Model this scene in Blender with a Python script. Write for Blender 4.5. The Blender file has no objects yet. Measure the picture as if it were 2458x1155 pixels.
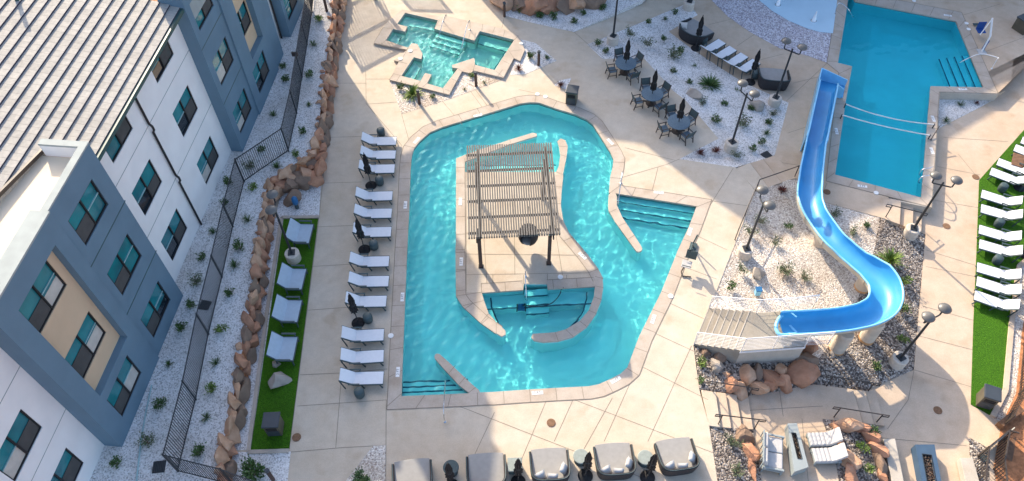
import bpy, bmesh, math, random
from mathutils import Vector, Matrix
from mathutils.geometry import tessellate_polygon
scene = bpy.context.scene
COL = scene.collection
RNG = random.Random(11)
rad = math.radians

# ---------------------------------------------------------------- camera model (metres; main deck at z = 0)
F_PX, TH, RO, AZ, CAM_H = 1872.7, rad(52.6408), rad(-0.8016), rad(6.0489), 31.256
_d = Vector((0, math.cos(TH), -math.sin(TH)))
_u0 = Vector((0, math.sin(TH), math.cos(TH)))
_r0 = Vector((1, 0, 0))
_r = math.cos(RO) * _r0 + math.sin(RO) * _u0
_u = -math.sin(RO) * _r0 + math.cos(RO) * _u0
CAM = Vector((0, 0, CAM_H))
FD = Vector((math.sin(AZ), math.cos(AZ), 0))     # along the hotel front
FN = Vector((math.cos(AZ), -math.sin(AZ), 0))    # out of the hotel front


def G(px, py, z=0.0):
    """survey point: where the photo's pixel lies on the level z"""
    v = _d + _r * ((px - 1229) / F_PX) - _u * ((py - 577.5) / F_PX)
    return CAM + v * ((z - CAM_H) / v.z)


def H(s, n, z):
    p = FD * s + FN * n
    return Vector((p.x, p.y, z))


def Z(ox, oy, sc):
    return lambda x, y: (ox + x / sc, oy + y / sc)


def GL(pts, z=0.0):
    return [G(p[0], p[1], p[2] if len(p) > 2 else z) for p in pts]


cam_d = bpy.data.cameras.new("camera")
cam = bpy.data.objects.new("camera", cam_d)
COL.objects.link(cam)
cam.matrix_world = Matrix(((_r.x, _u.x, -_d.x, 0), (_r.y, _u.y, -_d.y, 0), (_r.z, _u.z, -_d.z, CAM_H), (0, 0, 0, 1)))
cam_d.sensor_width = 36
cam_d.lens = F_PX / 2458 * 36
cam_d.clip_end = 2000
scene.camera = cam

# ---------------------------------------------------------------- light
SUN_AZ, SUN_EL = rad(151.0 - 180.0), rad(28.0)    # compass bearing of the sun seen from the pool
w = bpy.data.worlds.new("World")
scene.world = w
w.use_nodes = True
nt = w.node_tree
sky = nt.nodes.new("ShaderNodeTexSky")
sky.sky_type = 'NISHITA'
sky.sun_disc = False
sky.sun_elevation = SUN_EL
sky.sun_rotation = SUN_AZ
sky.air_density = 0.8
sky.dust_density = 2.2
sky.ozone_density = 0.9
nt.links.new(sky.outputs[0], nt.nodes["Background"].inputs[0])
nt.nodes["Background"].inputs[1].default_value = 0.15
sd = bpy.data.lights.new("sun", 'SUN')
sd.energy = 3.0
sd.angle = rad(0.6)
sd.color = (1.0, 0.86, 0.66)
sd.cycles.is_caustics_light = True
so = bpy.data.objects.new("sun", sd)
COL.objects.link(so)
tosun = Vector((math.sin(SUN_AZ) * math.cos(SUN_EL), math.cos(SUN_AZ) * math.cos(SUN_EL), math.sin(SUN_EL)))
so.rotation_euler = tosun.to_track_quat('Z', 'Y').to_euler()
scene.view_settings.view_transform = 'Standard'
scene.view_settings.look = 'None'
scene.view_settings.exposure = 1.42
scene.view_settings.gamma = 1
scene.render.engine = 'CYCLES'
scene.cycles.use_denoising = True
scene.cycles.max_bounces = 8
scene.cycles.transparent_max_bounces = 10


# ---------------------------------------------------------------- materials
def mat(name, col, rough=0.7, metal=0.0, var=0.12, scale=3.0, detail=4, bump=0.0, bscale=None, spec=0.4, coat=0.0, tint2=None):
    m = bpy.data.materials.new(name)
    m.use_nodes = True
    n, l = m.node_tree.nodes, m.node_tree.links
    b = n["Principled BSDF"]
    b.inputs["Roughness"].default_value = rough
    b.inputs["Metallic"].default_value = metal
    b.inputs["Specular IOR Level"].default_value = spec
    b.inputs["Coat Weight"].default_value = coat
    geo = n.new("ShaderNodeNewGeometry")
    no = n.new("ShaderNodeTexNoise")
    no.inputs["Scale"].default_value = scale
    no.inputs["Detail"].default_value = detail
    l.new(geo.outputs["Position"], no.inputs["Vector"])
    rp = n.new("ShaderNodeValToRGB")
    lo = tint2 or [c * (1 - var) for c in col]
    hi = col if tint2 else [min(1, c * (1 + var)) for c in col]
    rp.color_ramp.elements[0].position = 0.3
    rp.color_ramp.elements[1].position = 0.7
    rp.color_ramp.elements[0].color = (*lo, 1)
    rp.color_ramp.elements[1].color = (*hi, 1)
    l.new(no.outputs["Fac"], rp.inputs["Fac"])
    l.new(rp.outputs["Color"], b.inputs["Base Color"])
    if bump:
        n2 = n.new("ShaderNodeTexNoise")
        n2.inputs["Scale"].default_value = bscale or scale * 4
        n2.inputs["Detail"].default_value = 5
        l.new(geo.outputs["Position"], n2.inputs["Vector"])
        bp = n.new("ShaderNodeBump")
        bp.inputs["Strength"].default_value = bump
        bp.inputs["Distance"].default_value = 0.05
        l.new(n2.outputs["Fac"], bp.inputs["Height"])
        l.new(bp.outputs["Normal"], b.inputs["Normal"])
    return m


def concrete(name, col, stain, big=0.35):
    """mottled broom finished concrete: three octaves of noise, stains and fine grain"""
    m = bpy.data.materials.new(name)
    m.use_nodes = True
    n, l = m.node_tree.nodes, m.node_tree.links
    b = n["Principled BSDF"]
    b.inputs["Roughness"].default_value = 0.82
    b.inputs["Specular IOR Level"].default_value = 0.3
    geo = n.new("ShaderNodeNewGeometry")

    def noise(sc, det=5, rgh=0.6):
        t = n.new("ShaderNodeTexNoise")
        t.inputs["Scale"].default_value = sc
        t.inputs["Detail"].default_value = det
        t.inputs["Roughness"].default_value = rgh
        l.new(geo.outputs["Position"], t.inputs["Vector"])
        return t.outputs["Fac"]

    def ramp(fac, a, c, p0=0.35, p1=0.65):
        r = n.new("ShaderNodeValToRGB")
        r.color_ramp.elements[0].position, r.color_ramp.elements[1].position = p0, p1
        r.color_ramp.elements[0].color, r.color_ramp.elements[1].color = (*a, 1), (*c, 1)
        l.new(fac, r.inputs["Fac"])
        return r.outputs["Color"]

    def mul(a, c, f=1.0):
        x = n.new("ShaderNodeMix")
        x.data_type = 'RGBA'
        x.blend_type = 'MULTIPLY'
        x.inputs[0].default_value = f
        l.new(a, x.inputs[6])
        l.new(c, x.inputs[7])
        return x.outputs[2]
    c = ramp(noise(big, 3), [v * s for v, s in zip(col, stain)], col, 0.32, 0.62)
    c = mul(c, ramp(noise(1.7, 6, 0.7), (0.92, 0.915, 0.905), (1.05, 1.05, 1.05)))
    c = mul(c, ramp(noise(22, 3), (0.93, 0.93, 0.93), (1.05, 1.05, 1.05)))
    c = mul(c, ramp(noise(0.9, 2, 0.4), (0.90, 0.86, 0.82), (1, 1, 1), 0.28, 0.4))
    l.new(c, b.inputs["Base Color"])
    bp = n.new("ShaderNodeBump")
    bp.inputs["Strength"].default_value = 0.15
    bp.inputs["Distance"].default_value = 0.02
    l.new(noise(40, 4), bp.inputs["Height"])
    l.new(bp.outputs["Normal"], b.inputs["Normal"])
    return m


def gravel(name, cols, size=14.0, bump=0.8, patch=None):
    """loose stone: every voronoi cell is a stone with its own colour"""
    m = bpy.data.materials.new(name)
    m.use_nodes = True
    n, l = m.node_tree.nodes, m.node_tree.links
    b = n["Principled BSDF"]
    b.inputs["Roughness"].default_value = 0.85
    b.inputs["Specular IOR Level"].default_value = 0.25
    geo = n.new("ShaderNodeNewGeometry")
    vo = n.new("ShaderNodeTexVoronoi")
    vo.inputs["Scale"].default_value = size
    l.new(geo.outputs["Position"], vo.inputs["Vector"])
    sep = n.new("ShaderNodeSeparateColor")
    l.new(vo.outputs["Color"], sep.inputs[0])
    rp = n.new("ShaderNodeValToRGB")
    rp.color_ramp.interpolation = 'CONSTANT'
    while len(rp.color_ramp.elements) < len(cols):
        rp.color_ramp.elements.new(0.5)
    for i, c in enumerate(cols):
        rp.color_ramp.elements[i].position = i / len(cols)
        rp.color_ramp.elements[i].color = (*c, 1)
    l.new(sep.outputs[0], rp.inputs["Fac"])
    out = rp.outputs["Color"]
    no = n.new("ShaderNodeTexNoise")
    no.inputs["Scale"].default_value = 0.55
    no.inputs["Detail"].default_value = 6
    l.new(geo.outputs["Position"], no.inputs["Vector"])
    r2 = n.new("ShaderNodeValToRGB")
    r2.color_ramp.elements[0].position, r2.color_ramp.elements[1].position = 0.3, 0.55
    r2.color_ramp.elements[0].color = (*(patch or (0.78, 0.74, 0.7)), 1)
    r2.color_ramp.elements[1].color = (1, 1, 1, 1)
    l.new(no.outputs["Fac"], r2.inputs["Fac"])
    x = n.new("ShaderNodeMix")
    x.data_type = 'RGBA'
    x.blend_type = 'MULTIPLY'
    x.inputs[0].default_value = 1
    l.new(out, x.inputs[6])
    l.new(r2.outputs["Color"], x.inputs[7])
    l.new(x.outputs[2], b.inputs["Base Color"])
    inv = n.new("ShaderNodeMath")
    inv.operation = 'MULTIPLY_ADD'
    inv.inputs[1].default_value = -1
    inv.inputs[2].default_value = 1
    l.new(vo.outputs["Distance"], inv.inputs[0])
    bp = n.new("ShaderNodeBump")
    bp.inputs["Strength"].default_value = bump
    bp.inputs["Distance"].default_value = 0.06
    l.new(inv.outputs[0], bp.inputs["Height"])
    l.new(bp.outputs["Normal"], b.inputs["Normal"])
    return m


def water_mat(name, tint):
    """clear water: refracting surface with the tint of the water body"""
    m = bpy.data.materials.new(name)
    m.use_nodes = True
    n, l = m.node_tree.nodes, m.node_tree.links
    n.remove(n["Principled BSDF"])
    g = n.new("ShaderNodeBsdfGlass")
    g.inputs["IOR"].default_value = 1.33
    g.inputs["Roughness"].default_value = 0
    g.inputs["Color"].default_value = (*tint, 1)
    l.new(g.outputs[0], n["Material Output"].inputs["Surface"])
    return m


def tile_mat(name, col, gap, bw, bh, off=0.5, rot=0.0, var=0.1, mortar=0.02):
    m = bpy.data.materials.new(name)
    m.use_nodes = True
    n, l = m.node_tree.nodes, m.node_tree.links
    b = n["Principled BSDF"]
    b.inputs["Roughness"].default_value = 0.85
    geo = n.new("ShaderNodeNewGeometry")
    mp = n.new("ShaderNodeMapping")
    mp.inputs["Rotation"].default_value = (0, 0, rot)
    l.new(geo.outputs["Position"], mp.inputs["Vector"])
    br = n.new("ShaderNodeTexBrick")
    br.offset = off
    br.inputs["Scale"].default_value = 1
    br.inputs["Brick Width"].default_value = bw
    br.inputs["Row Height"].default_value = bh
    br.inputs["Mortar Size"].default_value = mortar
    br.inputs["Color1"].default_value = (*[c * (1 - var) for c in col], 1)
    br.inputs["Color2"].default_value = (*[c * (1 + var) for c in col], 1)
    br.inputs["Mortar"].default_value = (*gap, 1)
    l.new(mp.outputs[0], br.inputs["Vector"])
    no = n.new("ShaderNodeTexNoise")
    no.inputs["Scale"].default_value = 6
    no.inputs["Detail"].default_value = 6
    l.new(geo.outputs["Position"], no.inputs["Vector"])
    r2 = n.new("ShaderNodeValToRGB")
    r2.color_ramp.elements[0].position, r2.color_ramp.elements[1].position = 0.3, 0.7
    r2.color_ramp.elements[0].color = (0.82, 0.82, 0.82, 1)
    r2.color_ramp.elements[1].color = (1.08, 1.07, 1.05, 1)
    l.new(no.outputs["Fac"], r2.inputs["Fac"])
    x = n.new("ShaderNodeMix")
    x.data_type = 'RGBA'
    x.blend_type = 'MULTIPLY'
    x.inputs[0].default_value = 1
    l.new(br.outputs["Color"], x.inputs[6])
    l.new(r2.outputs["Color"], x.inputs[7])
    l.new(x.outputs[2], b.inputs["Base Color"])
    return m


M = dict(
    deck=concrete("pool_deck_concrete", (0.59, 0.508, 0.405), (0.93, 0.88, 0.82)),
    deck_pink=concrete("tan_concrete", (0.57, 0.455, 0.345), (0.94, 0.88, 0.82)),
    coping=concrete("coping_stone", (0.51, 0.435, 0.36), (0.88, 0.84, 0.80), 0.8),
    joint=mat("joint_grout", (0.25, 0.21, 0.165), 0.95),
    stairc=concrete("stair_concrete", (0.33, 0.30, 0.255), (0.93, 0.9, 0.86)),
    wallc=concrete("cast_wall_concrete", (0.50, 0.455, 0.39), (0.95, 0.92, 0.88)),
    white_gravel=gravel("white_gravel", [(0.76, 0.73, 0.70), (0.62, 0.59, 0.56), (0.72, 0.69, 0.66), (0.44, 0.42, 0.39), (0.84, 0.82, 0.80), (0.80, 0.77, 0.74)], 21, 0.45, patch=(0.84, 0.81, 0.78)),
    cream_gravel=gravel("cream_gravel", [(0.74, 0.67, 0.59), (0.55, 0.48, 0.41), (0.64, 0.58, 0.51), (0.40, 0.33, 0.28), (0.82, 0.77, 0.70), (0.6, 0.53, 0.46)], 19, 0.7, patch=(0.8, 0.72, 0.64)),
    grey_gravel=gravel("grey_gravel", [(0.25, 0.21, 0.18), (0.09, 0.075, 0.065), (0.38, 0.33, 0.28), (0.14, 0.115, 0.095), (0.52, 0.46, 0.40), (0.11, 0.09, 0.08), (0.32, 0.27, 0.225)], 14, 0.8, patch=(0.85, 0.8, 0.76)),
    pebble=gravel("pebble_finish", [(0.40, 0.36, 0.37), (0.62, 0.58, 0.60), (0.30, 0.27, 0.30), (0.52, 0.47, 0.47), (0.68, 0.66, 0.70)], 16, 0.2, patch=(0.9, 0.86, 0.88)),
    earth=mat("red_earth", (0.40, 0.17, 0.075), 0.95, var=0.35, scale=5, bump=0.6, bscale=14),
    turf=gravel("turf_blades", [(0.046, 0.150, 0.002), (0.058, 0.185, 0.003), (0.040, 0.130, 0.002), (0.066, 0.20, 0.004)], 30, 0.9, patch=(0.8, 0.85, 0.7)),
    plaster=mat("pool_plaster", (0.74, 0.90, 0.89), 0.8, var=0.05, scale=0.7),
    edge_tile=mat("island_wall_plaster", (0.60, 0.84, 0.86), 0.8),
    spa_plaster=mat("spa_plaster", (0.72, 0.90, 0.85), 0.8, var=0.08, scale=1.5),
    tile_band=mat("waterline_tile", (0.10, 0.22, 0.24), 0.3, var=0.3, scale=14),
    nosing=mat("step_nosing_tile", (0.01, 0.07, 0.13), 0.4),
    water=water_mat("pool_water", (0.47, 0.95, 0.95)),
    deep=water_mat("deep_water", (0.22, 0.80, 0.89)),
    spa=water_mat("spa_water", (0.62, 0.97, 0.935)),
    splash=mat("splash_pad_surface", (0.52, 0.70, 0.80), 0.35, var=0.05, scale=0.8),
    stucco_w=mat("white_stucco", (0.84, 0.82, 0.79), 0.9, var=0.04, scale=1.2, bump=0.15, bscale=30),
    stucco_g=mat("blue_grey_stucco", (0.135, 0.215, 0.275), 0.9, var=0.07, scale=0.9, bump=0.15, bscale=30),
    stucco_b=mat("beige_stucco", (0.62, 0.46, 0.30), 0.9, var=0.05, scale=1.2, bump=0.15, bscale=30),
    parapet=mat("parapet_cap", (0.33, 0.36, 0.345), 0.8, var=0.08, scale=2),
    flat_roof=mat("flat_roof_membrane", (0.74, 0.62, 0.46), 0.8, var=0.05, scale=0.8),
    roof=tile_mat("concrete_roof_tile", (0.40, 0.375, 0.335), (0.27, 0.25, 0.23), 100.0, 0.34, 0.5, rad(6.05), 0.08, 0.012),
    butt_shade=mat("tile_butt_shade", (0.055, 0.05, 0.075), 0.9),  # butts painted dark purple to deepen the shade lines between courses
    gutter=mat("green_gutter", (0.035, 0.085, 0.08), 0.45, var=0.1),
    frame=mat("bronze_frame", (0.018, 0.017, 0.018), 0.5),
    vinyl=mat("pale_sash", (0.32, 0.48, 0.48), 0.4),
    glass=mat("teal_glass", (0.02, 0.26, 0.28), 0.06, var=0.35, scale=0.9, spec=0.9, tint2=(0.02, 0.13, 0.16)),
    dark_glass=mat("dark_glass", (0.01, 0.02, 0.03), 0.06, spec=0.9),
    blind=mat("pale_blind", (0.55, 0.52, 0.46), 0.5),
    screen=mat("insect_screen", (0.075, 0.075, 0.072), 0.9),
    iron=mat("dark_iron", (0.022, 0.026, 0.030), 0.5, spec=0.5),
    bronze=mat("bronze_paint", (0.055, 0.042, 0.034), 0.5),
    steel=mat("polished_steel", (0.70, 0.70, 0.70), 0.22, 0.9, var=0.05),
    white_paint=mat("white_paint", (0.78, 0.76, 0.74), 0.5, var=0.04),
    sling=mat("white_sling", (0.72, 0.73, 0.75), 0.8, var=0.03, scale=8),
    sling_g=mat("pale_blue_sling", (0.40, 0.48, 0.55), 0.8, var=0.05, scale=6),
    lframe=mat("grey_green_frame", (0.05, 0.08, 0.085), 0.5),
    wicker=mat("dark_wicker", (0.035, 0.032, 0.034), 0.75, var=0.5, scale=60, bump=0.6, bscale=80),
    cushion=mat("grey_cushion", (0.30, 0.29, 0.275), 0.9, var=0.06, scale=5),
    pillow=mat("pale_pillow", (0.55, 0.52, 0.48), 0.9, var=0.05, scale=7),
    soft=mat("light_grey_cushion", (0.48, 0.465, 0.45), 0.9, var=0.06, scale=6),
    stool=mat("drum_grey_green", (0.06, 0.085, 0.088), 0.7, var=0.2, scale=20),
    canopy=mat("black_canopy", (0.018, 0.017, 0.018), 0.85, var=0.3, scale=9),
    table=mat("slate_table", (0.10, 0.15, 0.19), 0.55, var=0.15, scale=12),
    tabler=mat("sage_table", (0.27, 0.30, 0.27), 0.6, var=0.1, scale=9),
    lamp_head=mat("lamp_head_shell", (0.115, 0.11, 0.10), 0.4, spec=0.6),
    lampbase=mat("lamp_base_concrete", (0.60, 0.52, 0.43), 0.85, var=0.1, scale=8, bump=0.2),
    rock=mat("red_sandstone", (0.52, 0.27, 0.165), 0.92, var=0.3, scale=2.2, detail=8, bump=0.7, bscale=7, tint2=(0.34, 0.165, 0.095)),
    rock_tan=mat("tan_sandstone", (0.60, 0.38, 0.25), 0.92, scale=2.4, detail=8, bump=0.7, bscale=7, tint2=(0.42, 0.23, 0.13)),
    rock_grey=mat("brown_sandstone", (0.27, 0.18, 0.125), 0.92, scale=2.4, detail=8, bump=0.7, bscale=7, tint2=(0.20, 0.135, 0.095)),
    rock_pale=mat("pale_boulder", (0.45, 0.39, 0.33), 0.92, scale=2.4, detail=8, bump=0.6, bscale=7, tint2=(0.30, 0.26, 0.22)),
    leaf=mat("leaf_green", (0.065, 0.125, 0.030), 0.6, var=0.4, scale=9),
    leaf_l=mat("leaf_lime", (0.13, 0.20, 0.035), 0.6, var=0.35, scale=9),
    leaf_s=mat("leaf_sage", (0.12, 0.15, 0.075), 0.7, var=0.35, scale=9),
    leaf_r=mat("grass_red", (0.13, 0.03, 0.02), 0.8, var=0.4, scale=9),
    twig=mat("twig_brown", (0.14, 0.09, 0.06), 0.9),
    perg=mat("weathered_slat", (0.135, 0.125, 0.112), 0.8, var=0.16, scale=4, detail=6),
    perg_d=mat("dark_post", (0.075, 0.045, 0.035), 0.7, var=0.2),
    slide=mat("slide_blue", (0.05, 0.315, 0.60), 0.42, var=0.08, scale=1.2, spec=0.4, coat=0.25),
    slide_rim=mat("slide_rim_blue", (0.22, 0.54, 0.78), 0.3, var=0.06, coat=0.4),
    slide_out=mat("slide_shell_cream", (0.50, 0.47, 0.38), 0.5, var=0.12, scale=1.5),
    pier=mat("pier_concrete", (0.58, 0.49, 0.39), 0.85, var=0.14, scale=2.5, bump=0.2),
    pier_o=mat("pier_stain_orange", (0.60, 0.33, 0.15), 0.85, var=0.15, scale=4),
    bin=mat("bin_charcoal", (0.045, 0.055, 0.066), 0.45, var=0.1),
    bin_side=mat("bin_bronze_side", (0.10, 0.085, 0.06), 0.5, var=0.2),
    blue=mat("utility_blue", (0.02, 0.13, 0.30), 0.5),
    fire=mat("fire_table_grey", (0.29, 0.325, 0.325), 0.7, var=0.05),
    fire_b=mat("fire_table_blue", (0.05, 0.095, 0.155), 0.7, var=0.08),
    lava=gravel("lava_rock", [(0.02, 0.018, 0.016), (0.10, 0.06, 0.045), (0.05, 0.04, 0.035), (0.22, 0.16, 0.12)], 22),
    lid=mat("white_lid", (0.80, 0.79, 0.76), 0.5),
    rust=mat("drain_rust", (0.20, 0.11, 0.06), 0.8, var=0.25, scale=12),
    grate=mat("drain_grate", (0.05, 0.055, 0.06), 0.6),
    wood=mat("brown_board", (0.17, 0.09, 0.05), 0.8, var=0.3, scale=6, detail=8),
    liftblue=mat("lift_seat_blue", (0.01, 0.06, 0.24), 0.6),
    ink=mat("marker_ink", (0.03, 0.03, 0.035), 0.7),
    rope=mat("white_rope", (0.72, 0.70, 0.66), 0.8),
    cone=mat("spray_cone", (0.86, 0.88, 0.90), 0.4),
    mesh_cloth=mat("shade_mesh", (0.24, 0.13, 0.07), 0.9, var=0.25, scale=30),
)


# ---------------------------------------------------------------- mesh builder
class MB:
    def __init__(s):
        s.v, s.f, s.mi = [], [], []

    def add(s, vs, fs, m=0):
        o = len(s.v)
        s.v += [Vector(p) for p in vs]
        s.f += [[i + o for i in f] for f in fs]
        s.mi += [m] * len(fs)
        return s

    def box(s, c, d, rz=0.0, m=0, rx=0.0, ry=0.0):
        R = Matrix.Rotation(rz, 3, 'Z') @ Matrix.Rotation(ry, 3, 'Y') @ Matrix.Rotation(rx, 3, 'X')
        c = Vector(c)
        vs = [c + R @ Vector((x * d[0] / 2, y * d[1] / 2, z * d[2] / 2)) for x, y, z in
              ((-1, -1, -1), (1, -1, -1), (1, 1, -1), (-1, 1, -1), (-1, -1, 1), (1, -1, 1), (1, 1, 1), (-1, 1, 1))]
        return s.add(vs, [(0, 3, 2, 1), (4, 5, 6, 7), (0, 1, 5, 4), (1, 2, 6, 5), (2, 3, 7, 6), (3, 0, 4, 7)], m)

    def bar(s, p, q, w, h, m=0):
        p, q = Vector(p), Vector(q)
        t = (q - p).normalized()
        a = t.cross(Vector((0, 0, 1)))
        a = a.normalized() if a.length > 1e-4 else Vector((1, 0, 0))
        b = a.cross(t)
        vs = [c + a * (x * w / 2) + b * (y * h / 2) for c in (p, q) for x, y in ((-1, -1), (1, -1), (1, 1), (-1, 1))]
        return s.add(vs, [(0, 1, 2, 3), (7, 6, 5, 4), (0, 4, 5, 1), (1, 5, 6, 2), (2, 6, 7, 3), (3, 7, 4, 0)], m)

    def tube(s, pts, r, n=8, m=0, closed=False):
        pts = [Vector(p) for p in pts]
        k = len(pts)
        rs = r if isinstance(r, (list, tuple)) else [r] * k
        vs, fs = [], []
        ref = None
        for i, p in enumerate(pts):
            if closed:
                t = pts[(i + 1) % k] - pts[i - 1]
            else:
                t = pts[min(i + 1, k - 1)] - pts[max(i - 1, 0)]
            t.normalize()
            if ref is None:
                ref = t.orthogonal().normalized()
            a = (ref - t * ref.dot(t))
            a = a.normalized() if a.length > 1e-5 else t.orthogonal().normalized()
            ref = a
            b = t.cross(a)
            vs += [p + (a * math.cos(2 * math.pi * j / n) + b * math.sin(2 * math.pi * j / n)) * rs[i] for j in range(n)]
        for i in range(k if closed else k - 1):
            i2 = (i + 1) % k
            fs += [(i * n + j, i * n + (j + 1) % n, i2 * n + (j + 1) % n, i2 * n + j) for j in range(n)]
        if not closed:
            fs += [tuple(range(n - 1, -1, -1)), tuple((k - 1) * n + j for j in range(n))]
        return s.add(vs, fs, m)

    def lathe(s, prof, c=(0, 0, 0), n=20, m=0, star=0.0, lobes=8):
        c = Vector(c)
        vs, fs = [], []
        for r, z in prof:
            for j in range(n):
                a = 2 * math.pi * j / n
                rr = r * (1 + star * math.cos(lobes * a))
                vs.append(c + Vector((rr * math.cos(a), rr * math.sin(a), z)))
        k = len(prof)
        for i in range(k - 1):
            fs += [(i * n + j, i * n + (j + 1) % n, (i + 1) * n + (j + 1) % n, (i + 1) * n + j) for j in range(n)]
        fs += [tuple(range(n - 1, -1, -1)), tuple((k - 1) * n + j for j in range(n))]
        return s.add(vs, fs, m)

    def sheet(s, outer, holes=(), skirt=0.0, m=0):
        polys = [[Vector(p) for p in outer]] + [[Vector(p) for p in h] for h in holes]
        flat = [p for q in polys for p in q]
        tris = tessellate_polygon([[Vector((p.x, p.y, 0)) for p in q] for q in polys])
        fs = []
        for t in tris:
            a, b, c = (flat[i] for i in t)
            nz = (b.x - a.x) * (c.y - a.y) - (b.y - a.y) * (c.x - a.x)
            fs.append(tuple(t) if nz > 0 else tuple(reversed(t)))
        s.add(flat, fs, m)
        if skirt:
            for q in polys:
                s.wall(q, skirt, m)
        return s

    def wall(s, q, depth, m=0, closed=True):
        k = len(q)
        vs = [Vector(p) for p in q] + [Vector(p) - Vector((0, 0, depth)) for p in q]
        s.add(vs, [(i, (i + 1) % k, k + (i + 1) % k, k + i) for i in range(k if closed else k - 1)], m)
        return s

    def prism(s, poly, z0, z1, m=0):
        k = len(poly)
        vs = [Vector((p[0], p[1], z0)) for p in poly] + [Vector((p[0], p[1], z1)) for p in poly]
        area = sum(poly[i][0] * poly[(i + 1) % k][1] - poly[(i + 1) % k][0] * poly[i][1] for i in range(k))
        fs = [(i, (i + 1) % k, k + (i + 1) % k, k + i) for i in range(k)] + [tuple(range(k - 1, -1, -1)), tuple(range(k, 2 * k))]
        if area < 0:
            fs = [tuple(reversed(f)) for f in fs]
        return s.add(vs, fs, m)

    def rock(s, c, d, seed, rz=0.0, m=0, sub=2, rough=0.22):
        rg = random.Random(seed)
        bm = bmesh.new()
        bmesh.ops.create_icosphere(bm, subdivisions=sub, radius=1)
        planes = [(Vector((rg.uniform(-1, 1), rg.uniform(-1, 1), rg.uniform(-0.6, 1))).normalized(), rg.uniform(0.40, 0.68)) for _ in range(11)]
        R = Matrix.Rotation(rz, 3, 'Z')
        vs = []
        for v in bm.verts:
            p = v.co.copy()
            for nn, k in planes:
                e = p.dot(nn) - k
                if e > 0:
                    p -= nn * e
            p *= 1 + rg.uniform(-rough, rough) * 0.22
            vs.append(Vector(c) + R @ Vector((p.x * d[0] / 1.12, p.y * d[1] / 1.12, p.z * d[2] / 1.12)))
        fs = [[v.index for v in f.verts] for f in bm.faces]
        bm.free()
        return s.add(vs, fs, m)

    def build(s, name, mats, parent=None, smooth=False, bevel=0.0, world=False, loc=None, seg=2):
        me = bpy.data.meshes.new(name)
        off = Vector((0, 0, 0))
        if world and parent is not None:
            q = parent
            while q is not None:
                off = off + q.location
                q = q.parent
        if loc is not None:
            off = Vector(loc)
        me.from_pydata([p - off for p in s.v], [], s.f)
        for k in (mats if isinstance(mats, (list, tuple)) else [mats]):
            me.materials.append(M[k] if isinstance(k, str) else k)
        for p, mi in zip(me.polygons, s.mi):
            p.material_index = mi
            p.use_smooth = smooth
        me.update()
        o = bpy.data.objects.new(name, me)
        COL.objects.link(o)
        if parent is not None:
            o.parent = parent
        if loc is not None:
            o.location = loc
        if bevel:
            b = o.modifiers.new("bevel", 'BEVEL')
            b.width = bevel
            b.segments = seg
            b.limit_method = 'ANGLE'
        return o


def tag(o, label, cat, group=None):
    o["label"] = label
    o["category"] = cat
    if group:
        o["group"] = group
    return o


def thing(name, label, cat, loc=(0, 0, 0), rz=0.0, group=None):
    o = bpy.data.objects.new(name, None)
    COL.objects.link(o)
    o.location = loc
    o.rotation_euler = (0, 0, rz)
    o.empty_display_size = 0.3
    return tag(o, label, cat, group)


def struct(name, mb, m, kind='structure', **k):
    o = mb.build(name, m, **k)
    o["kind"] = kind
    return o


def dup(root, loc, rz, label, group=None, scale=None):
    r = root.copy()
    COL.objects.link(r)
    r.location = loc
    r.rotation_euler = (0, 0, rz)
    r["label"] = label
    if group:
        r["group"] = group
    if scale:
        r.scale = (scale,) * 3
    for ch in list(root.children):
        c = ch.copy()
        COL.objects.link(c)
        c.parent = r
        for g in list(ch.children):
            d = g.copy()
            COL.objects.link(d)
            d.parent = c
    return r


ORD = ["first", "second", "third", "fourth", "fifth", "sixth", "seventh", "eighth", "ninth", "tenth", "eleventh", "twelfth", "thirteenth",
       "fourteenth", "fifteenth", "sixteenth", "seventeenth", "eighteenth", "nineteenth", "twentieth", "twenty first", "twenty second",
       "twenty third", "twenty fourth", "twenty fifth", "twenty sixth", "twenty seventh", "twenty eighth", "twenty ninth", "thirtieth"]


def offset(poly, d):
    """grow a polygon outward by d"""
    k = len(poly)
    area = sum(poly[i].x * poly[(i + 1) % k].y - poly[(i + 1) % k].x * poly[i].y for i in range(k))
    sg = 1 if area > 0 else -1
    out = []
    for i in range(k):
        a, b, c = poly[i - 1], poly[i], poly[(i + 1) % k]
        e1 = Vector((b.x - a.x, b.y - a.y)).normalized()
        e2 = Vector((c.x - b.x, c.y - b.y)).normalized()
        n1 = Vector((e1.y, -e1.x)) * sg
        n2 = Vector((e2.y, -e2.x)) * sg
        nn = n1 + n2
        nn = nn.normalized() if nn.length > 1e-4 else n1
        q = d / max(0.45, nn.dot(n1))
        out.append(Vector((b.x + nn.x * q, b.y + nn.y * q, b.z)))
    return out


def smooth_poly(poly, it=1, closed=True):
    for _ in range(it):
        out = []
        k = len(poly)
        for i in range(k):
            a, b = poly[i], poly[(i + 1) % k]
            out += [a * 0.75 + b * 0.25, a * 0.25 + b * 0.75]
        poly = out
    return poly


def spline(pts, n=6):
    """Catmull-Rom through 3-D points"""
    P = [Vector(p) for p in pts]
    P = [P[0] * 2 - P[1]] + P + [P[-1] * 2 - P[-2]]
    out = []
    for i in range(1, len(P) - 2):
        p0, p1, p2, p3 = P[i - 1:i + 3]
        for j in range(n):
            t = j / n
            out.append(0.5 * ((2 * p1) + (p2 - p0) * t + (2 * p0 - 5 * p1 + 4 * p2 - p3) * t * t + (3 * p1 - p0 - 3 * p2 + p3) * t ** 3))
    out.append(P[-2])
    return out
# ================================================================ THE SETTING
P2Z, RZ, LZ, BZ = -0.55, -1.10, -0.60, 0.80      # levels: raised pool deck, right deck, fire pit landing, building gravel

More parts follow.
